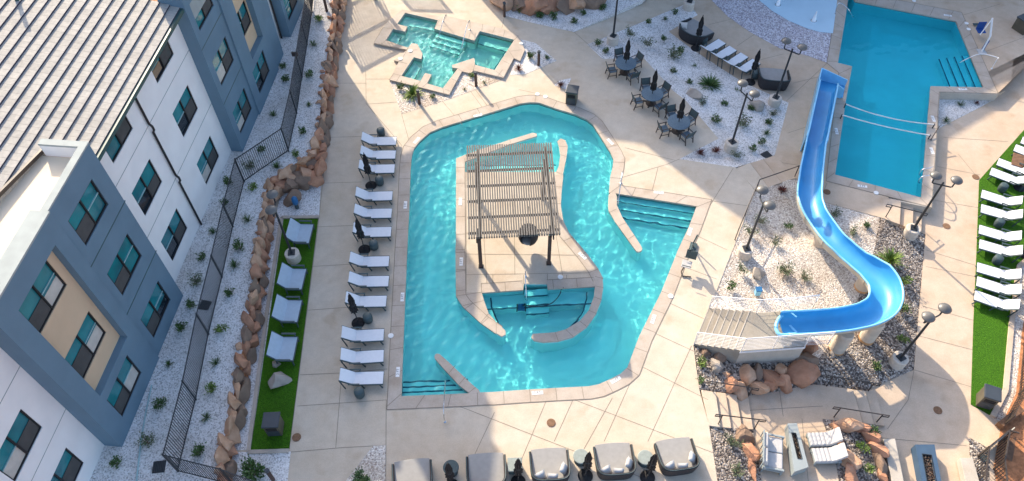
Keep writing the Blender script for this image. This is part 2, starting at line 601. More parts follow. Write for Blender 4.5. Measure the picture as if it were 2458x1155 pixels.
gm = MB()
gm.add([(-400, -300, -2.6), (400, -300, -2.6), (400, 500, -2.6), (-400, 500, -2.6)], [(0, 1, 2, 3)])
struct("ground", gm, "earth")

zA = Z(950, 230, 2.457)
zB = Z(940, 600, 2.75)
# ---- curved pool: water outline (clockwise from the top), without the bars
pool1 = [(1249, 248), (1272, 245), (1294, 246), (1337, 261), (1381, 274), (1410, 287), (1424, 299), (1436, 317), (1467, 366), (1474, 382),
         (1472, 401), (1466, 425), (1463, 462), (1481, 464), (1674, 494.5), (1654, 547), (1629, 600), (1587, 705), (1536, 807), (1518, 854.5), (1507, 883.6),
         (1490, 899), (1467, 911), (1438, 924), (1413, 929), (1340, 932.7), (1249, 938), (1187, 942.5), (1150, 944), (1122, 946), (962, 953),
         (967, 818), (976, 600), (974, 637), (980.5, 515), (984.6, 401), (987, 374.5), (993, 356), (1007, 338), (1031, 317.5), (1060, 305)]
pool1 = [p for p in pool1 if p != (974, 637)]
pool1w = GL(pool1)
bar_r = smooth_poly(GL([(1462, 462), (1460.5, 490), (1462, 511), (1524, 598), (1530, 605), (1538, 604), (1542, 598), (1536, 586), (1480, 502), (1481, 463)]), 1)
bar_l = smooth_poly(GL([(1122, 946), (1046, 864), (1043, 855), (1047, 849), (1057, 851), (1136, 927), (1150, 937), (1152, 945)]), 1)
island = [(1096, 380.6), (1119, 371), (1223, 336), (1279, 319), (1288, 321), (1289, 327), (1227, 346), (1119, 387), (1113, 391), (1114, 413),
          (1335, 413), (1341, 400), (1345, 372), (1342, 352), (1338, 339), (1346, 333), (1357, 337), (1363, 352), (1360, 376.5), (1351, 421), (1347, 458), (1345, 494.5),
          (1351, 531), (1365, 560), (1389.6, 588), (1410, 612.6), (1434, 645), (1446.5, 669), (1448, 691), (1443.6, 720), (1431, 753), (1409, 785),
          (1376, 809), (1340, 819.5), (1303.6, 822), (1282, 818), (1275, 810), (1279, 801.5), (1307, 800), (1333, 798), (1358, 791), (1391, 771), (1413, 745.5), (1425.5, 713),
          (1428, 686.5), (1314.5, 693), (1314.5, 681), (1257.5, 681), (1256, 695), (1156, 702), (1162, 722), (1173, 753), (1191, 773), (1213, 794),
          (1214, 803), (1204, 808), (1191, 800), (1154.5, 774.5), (1111, 734.5), (1096, 711), (1094.5, 600), (1095.7, 580)]
islw = GL(island)
cop1_out = offset(pool1w, 0.58)

# ---- hot tub
zH = Z(840, 0, 5.021)
TZ = 0.14
tub = [zH(*p) for p in [(665, 155), (1060, 245), (1015, 345), (1500, 490), (1565, 375), (1980, 480), (1745, 845), (1630, 815), (1505, 780), (1505, 715), (1490, 700),
                        (1230, 785), (1232, 815), (1300, 825), (1120, 1062), (930, 1005), (985, 900), (905, 880), (850, 975), (620, 915), (770, 690), (860, 715),
                        (875, 650), (812, 530), (745, 520), (700, 575), (435, 485), (520, 350), (665, 382), (692, 320), (570, 290)]]
tub_out = [zH(*p) for p in [(630, 115), (1100, 200), (1150, 190), (1600, 290), (1860, 350), (2030, 430), (2109, 600), (2050, 735), (1975, 700), (1850, 935), (1490, 850),
                            (1455, 885), (1350, 860), (1195, 1140), (475, 960), (590, 740), (530, 730), (690, 600), (285, 520), (400, 335), (460, 255)]]
tubw, tubow = GL(tub, TZ), GL(tub_out, TZ)

# ---- raised rectangular pool
zP = Z(1880, 0, 2.31)
pool2 = [(2044, -14), (2053, 2), (2295.6, 50), (2363, 211), (2235, 208), (2224, 342), (2213, 476), (2003, 420), (2029, 242), (2044, 160), (2010, 151.5), (2029, 39), (2036, -14)]
pool2w = GL(pool2, P2Z)
cop2_out = GL([(2030, -40), (2058, -18), (2308, 30), (2396, 225), (2254.5, 221), (2247, 340), (2236, 498), (1983, 435), (2005, 240), (2013, 175), (1985, 152), (2006, 20), (2012, -40)], P2Z)

# ---- main deck
main_px = [(455, 1440), (530, 1155), (566, 1010), (596, 870), (612, 760), (632, 640), (640, 560), (650, 470), (690, 440), (745, 425), (768, 330), (786, 200), (797, 100), (812, -20), (820, -75),
           (1560, -75), (1378, 77), (1409, 107), (1447, 142), (1543.6, 138), (1591, 189), (1616, 218), (1645, 240), (1725, 333), (1631, 382), (1765.5, 402), (1814, 459), (1718, 703),
           (1664, 828), (1679, 937), (1702, 1021), (1722, 1155), (1745, 1280), (1775, 1440)]
md = MB().sheet(GL(main_px), [cop1_out, GL(tub_out, 0)], skirt=1.5)
struct("pool_deck", md, "deck")

# ---- curved pool thing
po = thing("lazy_river_pool", "curved turquoise pool winding round the slatted pergola island, with stone coping", "pool", G(1249, 600))
cb = MB()
top = [p + Vector((0, 0, 0.012)) for p in cop1_out]
inn = [p + Vector((0, 0, 0.012)) for p in offset(pool1w, -0.03)]
cb.sheet(top, [inn], skirt=0.12)
cb.build("coping", "coping", po, world=True)
wl = MB()
DEP = 1.15
wl.wall(pool1w, DEP)
wl.sheet([p - Vector((0, 0, DEP)) for p in offset(pool1w, 0.02)])
wl.build("basin", "plaster", po, world=True)
tb = MB()
tb.wall([p - Vector((0, 0, 0.05)) for p in offset(pool1w, -0.008)], 0.2)
tb.build("tile_band", "tile_band", po, world=True)
for q in (bar_r, bar_l):
    dw = MB().prism([(p.x, p.y) for p in q], -DEP, -0.09).build("divider_wall", "plaster", po, world=True)
    dc = MB().prism([(p.x, p.y) for p in offset(q, 0.015)], -0.09, 0.016).build("divider_coping", "coping", dw, world=True, bevel=0.02)


def under_steps(parent, edge, d, n, z0, rise, tread, mt="plaster"):
    """submerged steps: edge is the wall line (two points), d the direction into the water"""
    a, b = edge
    for i in range(n):
        st, no_ = MB(), MB()
        q = [a, b, b + d * tread * (i + 1), a + d * tread * (i + 1)]
        zt = z0 - rise * i
        st.prism([(p.x, p.y) for p in q], zt - 0.9, zt - 0.002 * i)
        e1, e2 = a + d * tread * (i + 1), b + d * tread * (i + 1)
        no_.bar(Vector((e1.x, e1.y, zt)) - d * 0.03, Vector((e2.x, e2.y, zt)) - d * 0.03, 0.07, 0.02)
        so_ = st.build("step", mt, parent, world=True)
        no_.build("step_edge", "nosing", so_, world=True)


e0, e1 = G(1482, 465), G(1673, 495)
dn = (e1 - e0).normalized()
dn = Vector((dn.y, -dn.x, 0))
under_steps(po, (e0, e1), dn, 3, -0.3, 0.26, 0.38)
e0, e1 = G(963, 952), G(1121, 945)
dn = (e1 - e0).normalized()
under_steps(po, (e0, e1), Vector((-dn.y, dn.x, 0)), 3, -0.3, 0.25, 0.34)
e0, e1 = G(1157, 702), G(1427, 687)
dn = (e1 - e0).normalized()
under_steps(po, (e0, e1), Vector((dn.y, -dn.x, 0)), 1, -0.55, 0.3, 0.75)
e0, e1 = G(1258, 690), G(1314, 686)
under_steps(po, (e0, e1), Vector((dn.y, -dn.x, 0)), 3, -0.3, 0.2, 0.42)
e0, e1 = G(1114, 414), G(1336, 414)
under_steps(po, (e0, e1), Vector((0, 1, 0)), 1, -0.55, 0.3, 0.9)

# the spa's side benches with their dark tile line
for arm, ln in (([(1428, 686.5), (1425.5, 713), (1413, 745.5), (1391, 771), (1358, 791), (1333, 798), (1307, 800)], [(1311, 797), (1334.5, 792), (1360, 782), (1386, 759), (1402, 732), (1409, 706), (1411, 690)]),
                ([(1191, 773), (1173, 753), (1162, 722), (1156, 702)], [(1178, 704), (1179, 725.5), (1189, 750), (1199, 774)])):
    w3, l3 = GL(arm), GL(ln)
    bn_ = MB().prism([(p.x, p.y) for p in w3 + l3], -DEP, -.56).build("bench", "plaster", po, world=True)
    MB().tube([Vector((p.x, p.y, -.55)) for p in l3], .035, 5).build("bench_edge", "nosing", bn_, world=True)

# island: its own concrete deck inside the pool
isl = MB()
isl.sheet([p + Vector((0, 0, 0.0)) for p in islw], skirt=0.07)
struct("island_deck", isl, "deck")
MB().wall([p - Vector((0, 0, .07)) for p in islw], DEP).build("island_wall", "plaster", po, world=True)
ic = MB()


def ribbon(mb, line, w, z=0.01, t=0.10, side=1):
    """a coping course along an open line, w wide to one side"""
    k = len(line)
    L, Rr = [], []
    for i, p in enumerate(line):
        t_ = (line[min(i + 1, k - 1)] - line[max(i - 1, 0)]).normalized()
        nn = Vector((t_.y, -t_.x, 0)) * side
        L.append(Vector((p.x, p.y, p.z + z)) - nn * 0.03)
        Rr.append(Vector((p.x, p.y, p.z + z)) + nn * w)
    vs = L + Rr + [q - Vector((0, 0, t)) for q in L]
    fs = []
    for i in range(k - 1):
        a = (i, i + 1, k + i + 1, k + i)
        fs.append(a if side > 0 else tuple(reversed(a)))
        fs.append((2 * k + i, 2 * k + i + 1, i + 1, i))
    mb.add(vs, fs)
    return L, Rr


isl_idx = {p: i for i, p in enumerate(island)}


def isl_run(a, b):
    i, j = isl_idx[a], isl_idx[b]
    if j < i:
        return islw[i:] + islw[:j + 1]
    return islw[i:j + 1]


runs = [(isl_run((1191, 800), (1096, 380.6)), 0.45), (isl_run((1351, 421), (1446.5, 669)), 0.5), (isl_run((1428, 686.5), (1314.5, 693)), 0.5), (isl_run((1256, 695), (1156, 702)), 0.5)]
JOINTS = MB()


def joint(p, q, w=0.022, z=0.006):
    p, q = Vector(p), Vector(q)
    t = q - p
    if t.length < 0.02:
        return
    n_ = Vector((-t.y, t.x, 0)).normalized() * (w / 2)
    up = Vector((0, 0, z))
    JOINTS.add([p - n_ + up, q - n_ + up, q + n_ + up, p + n_ + up], [(0, 1, 2, 3)])


def jpx(pts, z=0.0, zz=0.006, w=0.022):
    q = GL(pts, z)
    for a, b in zip(q, q[1:]):
        joint(a, b, w, zz)


def coping_joints(inner, outer, step, zz, closed=True, start=0.3):
    k = len(inner)
    acc = start
    for i in range(k if closed else k - 1):
        a, b, c, d = inner[i], inner[(i + 1) % k], outer[i], outer[(i + 1) % k]
        L = (b - a).length
        s_ = step - acc
        while s_ < L:
            t = s_ / L
            joint(a.lerp(b, t), c.lerp(d, t), 0.024, zz)
            s_ += step
        acc = (acc + L) % step
    for i in range(k if closed else k - 1):
        joint(outer[i], outer[(i + 1) % k], 0.03, zz)


for line, w_ in runs:
    L, Rr = ribbon(ic, line, w_)
    coping_joints([p - Vector((0, 0, 0.01)) for p in L], [p - Vector((0, 0, 0.01)) for p in Rr], 1.15, 0.016, False)
# arms of the spa and the two upper walls are coping right across
for a, b in (((1428, 686.5), None), ):
    pass
arm1 = [(1446.5, 669), (1448, 691), (1443.6, 720), (1431, 753), (1409, 785), (1376, 809), (1340, 819.5), (1303.6, 822), (1282, 818), (1275, 810), (1279, 801.5), (1307, 800), (1333, 798),
        (1358, 791), (1391, 771), (1413, 745.5), (1425.5, 713), (1428, 686.5), (1428, 664)]
arm2 = [(1096, 711), (1111, 734.5), (1154.5, 774.5), (1191, 800), (1204, 808), (1214, 803), (1213, 794), (1191, 773), (1173, 753), (1162, 722), (1156, 702), (1118, 702), (1118, 690), (1095, 690)]
arm3 = [(1096, 380.6), (1119, 371), (1223, 336), (1279, 319), (1288, 321), (1289, 327), (1227, 346), (1119, 387), (1113, 391)]
arm4 = [(1335, 413), (1341, 400), (1345, 372), (1342, 352), (1338, 339), (1346, 333), (1357, 337), (1363, 352), (1360, 376.5), (1351, 421)]
for arm in (arm1, arm2, arm3, arm4):
    q = GL(arm)
    area = sum(q[i].x * q[i - 1].y - q[i - 1].x * q[i].y for i in range(len(q)))
    ic.sheet([p + Vector((0, 0, 0.014)) for p in q])
for arm, prs in ((arm1, [(1, 17), (2, 16), (3, 15), (4, 14), (5, 13), (6, 12), (0, 18)]), (arm2, [(2, 8), (3, 7), (1, 9), (0, 10)]), (arm3, [(1, 7), (2, 6)]), (arm4, [(2, 8), (3, 7)])):
    q = GL(arm)
    for i, j in prs:
        joint(q[i], q[j], 0.024, 0.019)
ic.build("island_coping", "coping", po, world=True)
coping_joints([p for p in offset(pool1w, -0.03)], [p for p in cop1_out], 1.15, 0.017)
for q in (bar_r, bar_l):
    k = len(q)
for a, b in (((1462, 511), (1480, 502)), ((1485, 543), (1503, 535)), ((1508, 575), (1523, 565)), ((1078, 896), (1093, 878)), ((1103, 922), (1118, 905)), ((1124, 944), (1142, 930))):
    joint(G(*a), G(*b), 0.024, 0.021)
for a, b in (((1095, 600), (1117, 600)), ((1095, 648), (1119, 648))):
    joint(G(*a), G(*b), 0.024, 0.017)

import numpy as np


def water_surface(outline, level, m, cell, waves, hole=None, dep=0.0):
    """a rippled sheet that runs a little way behind the pool wall"""
    q = offset(outline, 0.06)
    X = np.arange(min(p.x for p in q), max(p.x for p in q) + cell, cell)
    Y = np.arange(min(p.y for p in q), max(p.y for p in q) + cell, cell)
    gx, gy = np.meshgrid(X, Y)

    def inside(poly, x, y):
        r = np.zeros(x.shape, bool)
        k = len(poly)
        for i in range(k):
            a, b = poly[i], poly[(i + 1) % k]
            if a.y == b.y:
                continue
            c = ((a.y > y) != (b.y > y)) & (x < (b.x - a.x) * (y - a.y) / (b.y - a.y) + a.x)
            r ^= c
        return r
    cx, cy = gx[:-1, :-1] + cell / 2, gy[:-1, :-1] + cell / 2
    ok = inside(q, cx, cy)
    if hole:
        ok &= ~inside(offset(hole, -0.25), cx, cy)
    rg = np.random.RandomState(5)
    hgt = np.zeros(gx.shape)
    for amp, lam, cnt in waves:
        for _ in range(cnt):
            a = rg.uniform(0, 6.283)
            k = 6.283 / (lam * rg.uniform(.75, 1.3))
            hgt += amp / cnt ** .5 * np.sin(k * (gx * np.cos(a) + gy * np.sin(a)) + rg.uniform(0, 6.283) + .8 * np.sin(gx * 1.1 + gy * .7 + rg.uniform(0, 6)))
    idx = np.arange(gx.size).reshape(gx.shape)
    faces = np.stack([idx[:-1, :-1], idx[:-1, 1:], idx[1:, 1:], idx[1:, :-1]], -1)[ok]
    used_, inv = np.unique(faces, return_inverse=True)
    vs = np.stack([gx.ravel(), gy.ravel(), level + hgt.ravel()], -1)[used_]
    mb = MB()
    mb.v, mb.f = [Vector(v) for v in vs.tolist()], inv.reshape(-1, 4).tolist()
    mb.mi = [0] * len(mb.f)
    o = struct("water", mb, m, smooth=True)
    o.cycles.is_caustics_caster = True
    return o


water_surface(pool1w, -0.11, "water", .09, [(.017, .60, 9), (.0075, .33, 8)], hole=islw)

# ---- hot tub
ht = thing("hot_tub", "cross shaped green hot tub with seat pockets and raised stone coping", "hot tub", G(1070, 110))
hc = MB().sheet(tubow, [tubw], skirt=0.35)
hc.build("coping", "coping", ht, world=True)
hb = MB().wall(tubw, 1.1)
hb.sheet([p - Vector((0, 0, 1.1)) for p in offset(tubw, 0.01)])
hb.build("basin", "spa_plaster", ht, world=True)
def tub_seat(pts, zt, e):
    b_ = MB().prism([(p.x, p.y) for p in pts], -1.0, zt).build("seat_bench", "spa_plaster", ht, world=True)
    MB().bar(e[0].xy.to_3d() + Vector((0, 0, zt)), e[1].xy.to_3d() + Vector((0, 0, zt)), 0.06, 0.02).build("seat_edge", "nosing", b_, world=True)


for q in ([(665, 155), (1060, 245), (1030, 315), (705, 255), (660, 300), (570, 290)], [(435, 485), (520, 350), (600, 410), (540, 500)], [(1565, 375), (1980, 480), (1900, 565), (1540, 465)],
          [(770, 690), (620, 915), (730, 945), (845, 765)], [(1980, 480), (1745, 845), (1690, 830), (1880, 560)], [(1300, 825), (1120, 1062), (1070, 1045), (1250, 870)]):
    w3 = GL([zH(*p) for p in q], TZ)
    tub_seat(w3, -0.42, (w3[2], w3[3]))
e0, e1 = G(*zH(1050, 365), TZ), G(*zH(1400, 468), TZ)
dn = (e1 - e0).normalized()
dn = Vector((dn.y, -dn.x, 0))
for i in range(3):
    q = [e0, e1, e1 + dn * 0.36 * (i + 1), e0 + dn * 0.36 * (i + 1)]
    zt = -0.15 - 0.2 * i
    tub_seat(q, zt, (q[3], q[2]))
water_surface(tubw, TZ - 0.2, "spa", .07, [(.014, .5, 8), (.006, .28, 7)])
for a, b in (((475, 960), (535, 880)), ((590, 740), (690, 770)), ((560, 985), (600, 915)), ((805, 1035), (850, 975)), ((875, 1050), (930, 1005)), ((1130, 1120), (1120, 1062)), ((1140, 1075), (1225, 1105)),
             ((1225, 950), (1300, 985)), ((1505, 780), (1480, 860)), ((1640, 820), (1615, 880)), ((1760, 855), (1850, 935)), ((1780, 920), (1840, 840)), ((1840, 730), (1920, 770)), ((1975, 700), (1900, 590)),
             ((1930, 620), (2070, 600)), ((1980, 480), (2030, 430)), ((1850, 440), (1870, 360)), ((1720, 395), (1750, 325)), ((1590, 370), (1600, 290)), ((700, 575), (640, 690)), ((810, 600), (730, 610)),
             ((285, 520), (690, 600)), ((400, 335), (285, 520)), ((435, 485), (370, 540)), ((520, 350), (400, 335)), ((570, 290), (530, 330)), ((1300, 825), (1350, 860)), ((530, 730), (690, 770)), ((525, 890), (620, 915)),
             ((1015, 345), (1080, 240)), ((1430, 470), (1450, 395)), ((1500, 490), (1510, 400)), ((1040, 300), (1150, 320))):
    joint(G(*zH(*a), TZ), G(*zH(*b), TZ), 0.022, 0.006)

# ---- upper deck round the rectangular pool, slide walk and path
up_px = [(1653, 7), (1674.5, 36), (1605, 76), (1664, 120), (1780, 196), (1893, 247), (1860, 371), (1858, 395), (1908, 426), (1965, 482), (2014, 495), (2128, 526), (2133, 473),
         (1983, 435), (2005, 240), (2013, 175), (1985, 152), (2006, 20), (2012, -85), (1600, -85)]
cop2_px = [(2030, -40), (2058, -18), (2308, 30), (2396, 225), (2254.5, 221), (2247, 340), (2236, 498), (1983, 435), (2005, 240), (2013, 175), (1985, 152), (2006, 20), (2012, -40)]
struct("upper_deck", MB().sheet(GL(up_px, P2Z), skirt=0.9), "deck_pink")
struct("upper_deck", MB().sheet(GL([(2396, 225), (2372, 172), (2530, 95), (2530, -85), (2058, -85), (2058, -18), (2308, 30)], P2Z), skirt=0.9), "deck_pink")
struct("path", MB().sheet(GL([(1378, 77, 0), (1409, 107, 0), (1653, 7, P2Z), (1600, -45, P2Z), (1500, -50, -0.3)]), skirt=0.5), "deck")
p2 = thing("swimming_pool", "large flat blue rectangular pool beside the blue water slide", "pool", G(2140, 250, P2Z))
c2 = MB().sheet([p + Vector((0, 0, 0.01)) for p in cop2_out], [[p + Vector((0, 0, 0.01)) for p in offset(pool2w, -0.03)]], skirt=0.1)
c2.build("coping", "coping", p2, world=True)
b2 = MB().wall(pool2w, 1.5)
b2.sheet([p - Vector((0, 0, 1.5)) for p in offset(pool2w, 0.01)])
b2.build("basin", "plaster", p2, world=True)
e0, e1 = G(2327, 130, P2Z), G(2362, 210, P2Z)
dn = (e1 - e0).normalized()
under_steps(p2, (e1, e0), Vector((-dn.y, dn.x, 0)) if Vector((-dn.y, dn.x, 0)).x < 0 else Vector((dn.y, -dn.x, 0)), 4, P2Z - 0.2, 0.2, 0.42)
t2 = MB().wall([p - Vector((0, 0, 0.03)) for p in offset(pool2w, -0.006)], 0.14)
t2.build("tile_band", "tile_band", p2, world=True)
water_surface(pool2w, P2Z - 0.1, "deep", .14, [(.004, .9, 7), (.0015, .45, 5)])
coping_joints(pool2w, cop2_out, 1.15, 0.016)
rw = MB()
wq = GL([(2128, 526), (2133, 477), (2236, 498), (2247, 340), (2254.5, 221), (2396, 225), (2372, 172)], P2Z)
for a, b in zip(wq[1:], wq[2:]):
    t = (b - a).normalized()
    nn = Vector((t.y, -t.x, 0))
    rw.bar(a - Vector((0, 0, 0.36)) + nn * 0.0, b - Vector((0, 0, 0.36)), 0.08, 0.72)
tag(rw.build("retaining_wall", "wallc"), "low cream concrete wall holding up the rectangular pool deck on its right side", "wall")

# ---- splash pad
struct("splash_pad", MB().sheet([p + Vector((0, 0, 0.03)) for p in GL([(1786, -60), (1820, 0), (1853, 27), (1893, 51), (1936, 69), (1968, 78), (1999, 81), (2012, -20), (2014, -60)], P2Z)]), "splash")
struct("pebble_paving", MB().sheet([p + Vector((0, 0, 0.012)) for p in GL([(1650, -60), (1707, 0), (1747, 40), (1798, 76), (1871, 116), (1944, 136), (1984, 151), (2012, -20), (2014, -60)], P2Z)]), "pebble")

# ---- right deck
rd = [(2128, 526), (2133, 477), (2236, 498), (2247, 340), (2254.5, 221), (2396, 225), (2372, 172), (2530, 95)]
rdw = [Vector((p.x, p.y, RZ)) for p in GL(rd, P2Z)] + GL([(2640, 300), (2700, 900), (2600, 1440), (2040, 1440), (2008, 1120), (1974, 1006), (2044, 1013), (2019, 931), (2079, 936), (2194, 888), (2222, 563), (2160, 539)], RZ)
struct("lower_deck", MB().sheet(rdw, skirt=1), "deck_pink")
struct("landing", MB().sheet(GL([(1790, 951), (1953, 923), (1984, 926), (2019, 931), (2044, 1013), (1974, 1006), (2008, 1120), (2030, 1260), (2040, 1440), (1890, 1440), (1845, 1260), (1826, 1155), (1804, 1030)], LZ), skirt=1), "deck_pink")

# ---- steps
def step_flight(label, rows, cat="steps"):
    o = thing("concrete_steps", label, cat, G(rows[0][0][0][0], rows[0][0][0][1], rows[0][1]))
    for q, z in rows:
        pts = GL(q, z)
        MB().prism([(p.x, p.y) for p in pts], z - 0.8, z + 0.008).build("tread", "deck_pink" if z < -0.05 else "deck", o, world=True, bevel=0.015)
    return o


zS = Z(1720, 340, 3.611)
S_ = [zS(*p) for p in [(165, 235), (290, 185), (405, 155), (505, 118), (345, 430), (450, 395), (565, 355), (690, 318)]]
step_flight("broad shaded concrete steps between the slide and the gravel planter", [([S_[0], S_[1], S_[5], S_[4]], -0.004), ([S_[1], S_[2], S_[6], S_[5]], -0.19), ([S_[2], S_[3], S_[7], S_[6]], -0.37)])
step_flight("sunlit concrete steps beside the boulder pile, with a dark rail, down to the fire pit", [([(1683, 936), (1718, 941), (1730, 1026), (1702, 1022)], -0.004), ([(1718, 941), (1742, 944), (1756, 1028), (1730, 1026)], -0.15),
            ([(1742, 944), (1768, 948), (1782, 1030), (1756, 1028)], -0.30), ([(1768, 948), (1796, 951), (1808, 1031), (1782, 1030)], -0.45)])
step_flight("concrete steps right of the fire pit lounge, crossed by rail shadows", [([(2017, 930), (2048, 935), (2071, 1016), (2043, 1013)], LZ - 0.004), ([(2048, 935), (2077, 938), (2099, 1020), (2071, 1016)], LZ - 0.17), ([(2077, 938), (2100, 935), (2125, 1022), (2099, 1020)], LZ - 0.34)])
step_flight("short concrete steps under the black rail at the foot of the rectangular pool", [([(2133, 476), (2163, 483), (2160, 539), (2127, 527)], P2Z - 0.004), ([(2163, 484), (2193, 491), (2191, 552), (2160, 539)], P2Z - 0.19), ([(2193, 491), (2214, 495), (2212, 556), (2191, 552)], P2Z - 0.37)])
step_flight("three narrow steps at the right corner of the rectangular pool", [([(2372, 172), (2396, 225), (2401, 223), (2379, 168)], P2Z - 0.14), ([(2379, 168), (2401, 223), (2407, 221), (2387, 165)], P2Z - 0.3), ([(2387, 165), (2407, 221), (2413, 219), (2395, 161)], P2Z - 0.44)])

# ---- gravel beds
def bed(name, pts, m, z=0.0, lift=0.014, skirt=0.3, kind='structure'):
    return struct(name, MB().sheet([p + Vector((0, 0, lift)) for p in GL(pts, z)], skirt=skirt), m, kind)


bed("gravel_bed", [(1211, 38), (1290, 58), (1378, 77), (1460, 40), (1543, 0), (1590, -45), (1400, -75), (1190, -75)], "white_gravel")
bed("gravel_bed", [(934, 190), (964, 274), (1079, 238), (1212, 189), (1206, 184), (1137, 166), (1130, 173), (1109, 168), (1077, 224)], "cream_gravel", 0, 0.01)
bed("gravel_bed", [(1250, 95), (1286, 104), (1336, 146), (1262, 178), (1225, 180)], "white_gravel")
bed("gravel_bed", [(1345, 193), (1371, 188), (1360, 215), (1330, 205)], "white_gravel")
bed("gravel_bed", [(1409, 107, 0), (1530, 58, -.25), (1653, 7, P2Z), (1674.5, 36, P2Z), (1605, 76, P2Z), (1664, 120, P2Z), (1780, 196, P2Z), (1893, 247, P2Z), (1860, 371, P2Z), (1854, 376, -.5), (1765.5, 402, 0), (1631, 382, 0),
                   (1725, 333, 0), (1645, 240, 0), (1616, 218, 0), (1591, 189, 0), (1543.6, 138, 0), (1447, 142, 0)], "white_gravel", 0, 0.004)
bed("gravel_bed", [(2254, 233), (2387, 238), (2354, 257), (2252, 309)], "white_gravel", RZ)
bed("gravel_bed", [(680, 445), (745, 425), (772, 400), (766, 524), (680, 524), (602, 1080), (560, 1080), (600, 850), (640, 600)], "white_gravel", 0, 0.008)
bed("gravel_bed", [(895, 1071), (926, 1069), (924, 1200), (780, 1200), (830, 1155)], "cream_gravel")
bed("gravel_bed", [(548, 1086), (698, 1084), (690, 1160), (680, 1240), (520, 1240)], "white_gravel", 0, 0.01)
# slide hollow: pale stone on the left, dark stone on the right
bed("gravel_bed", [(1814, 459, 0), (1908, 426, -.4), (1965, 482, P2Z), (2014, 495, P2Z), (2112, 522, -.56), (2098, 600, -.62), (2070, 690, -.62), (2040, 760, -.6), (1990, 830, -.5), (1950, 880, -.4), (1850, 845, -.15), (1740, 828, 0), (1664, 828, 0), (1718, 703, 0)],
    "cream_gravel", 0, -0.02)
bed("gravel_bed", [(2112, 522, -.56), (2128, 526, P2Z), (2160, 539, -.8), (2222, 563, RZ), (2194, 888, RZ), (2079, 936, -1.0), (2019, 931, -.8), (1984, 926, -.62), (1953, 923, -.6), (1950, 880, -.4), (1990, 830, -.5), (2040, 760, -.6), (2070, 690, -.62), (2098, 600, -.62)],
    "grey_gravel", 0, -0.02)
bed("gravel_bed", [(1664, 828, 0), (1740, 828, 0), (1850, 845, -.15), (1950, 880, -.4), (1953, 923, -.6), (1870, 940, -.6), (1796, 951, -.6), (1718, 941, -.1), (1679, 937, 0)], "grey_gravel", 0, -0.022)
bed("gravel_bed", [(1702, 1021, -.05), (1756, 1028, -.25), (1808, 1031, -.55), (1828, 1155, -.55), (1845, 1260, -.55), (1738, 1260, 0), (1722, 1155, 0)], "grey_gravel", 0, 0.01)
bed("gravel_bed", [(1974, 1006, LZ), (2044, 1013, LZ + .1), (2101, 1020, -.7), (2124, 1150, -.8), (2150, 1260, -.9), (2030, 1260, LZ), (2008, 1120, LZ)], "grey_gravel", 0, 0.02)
bed("gravel_bed", [(2326, 1050), (2376, 1078), (2374, 1160), (2330, 1160)], "grey_gravel", RZ)
# building gravel terrace and the bank under the red rocks
rock_line = [(800, -60), (801, 0), (790, 95), (778, 190), (770, 260), (763, 325), (738, 375), (690, 405), (650, 430), (632, 475), (627, 555), (614, 620), (606, 700), (592, 790), (576, 870), (561, 950), (546, 1020), (533, 1080), (524, 1130), (512, 1200), (500, 1260)]
RL = GL(rock_line, BZ)
inner_edge = [H(s, -18.6, BZ) for s in (2, 12, 22, 32, 48)]
struct("gravel_bed", MB().sheet(inner_edge + RL), "white_gravel")
bank = MB()
foot = GL([(838, -60), (832, 0), (820, 95), (806, 190), (797, 260), (788, 335), (776, 395), (748, 430), (690, 450), (660, 480), (650, 560), (640, 640), (630, 710), (618, 790), (602, 880), (588, 950), (574, 1020), (562, 1080), (552, 1130), (545, 1200), (540, 1260)], 0.0)
for i in range(len(RL) - 1):
    bank.add([RL[i], RL[i + 1], foot[i + 1] - Vector((0, 0, .05)), foot[i] - Vector((0, 0, .05))], [(0, 1, 2, 3)])
struct("rock_bank", bank, "earth")

# turf
struct("turf", MB().sheet([p + Vector((0, 0, 0.03)) for p in GL([(681, 527), (764, 526), (694, 1080), (602, 1083)])], skirt=0.05), "turf", 'stuff')
struct("turf", MB().sheet([p + Vector((0, 0, 0.03)) for p in GL([(2520, 270), (2458, 312), (2350, 433), (2343, 620), (2336, 780), (2330, 971), (2379, 999), (2408, 936), (2421, 780), (2440, 640), (2540, 560)], RZ)], skirt=0.05), "turf", 'stuff')
kb = MB()
for pts, z in (([(676, 523), (640, 760), (597, 1086), (694, 1083)], 0.0), ([(676, 523), (766, 522)], 0.0)):
    q = GL(pts, z)
    for a, b in zip(q, q[1:]):
        kb.bar(a + Vector((0, 0, .02)), b + Vector((0, 0, .02)), 0.16, 0.12)
struct("kerb", kb, "coping")
kb = MB()
q = GL([(2381, 1001), (2412, 938), (2426, 780), (2445, 640), (2540, 565)], RZ)
for a, b in zip(q, q[1:]):
    kb.bar(a + Vector((0, 0, .04)), b + Vector((0, 0, .04)), 0.22, 0.16)
struct("kerb", kb, "deck_pink")
bed("gravel_bed", [(2384, 1000), (2416, 938), (2431, 780), (2450, 640), (2540, 575), (2560, 600), (2470, 680), (2452, 800), (2438, 945), (2404, 1018)], "cream_gravel", RZ, 0.03)
bed("earth_bank", [(2404, 1018, RZ), (2438, 945, RZ), (2452, 800, RZ), (2470, 680, RZ), (2560, 600, RZ), (2900, 700, -.2), (2800, 1300, -.4), (2420, 1300, RZ), (2385, 1120, RZ)], "earth", 0, 0.05)

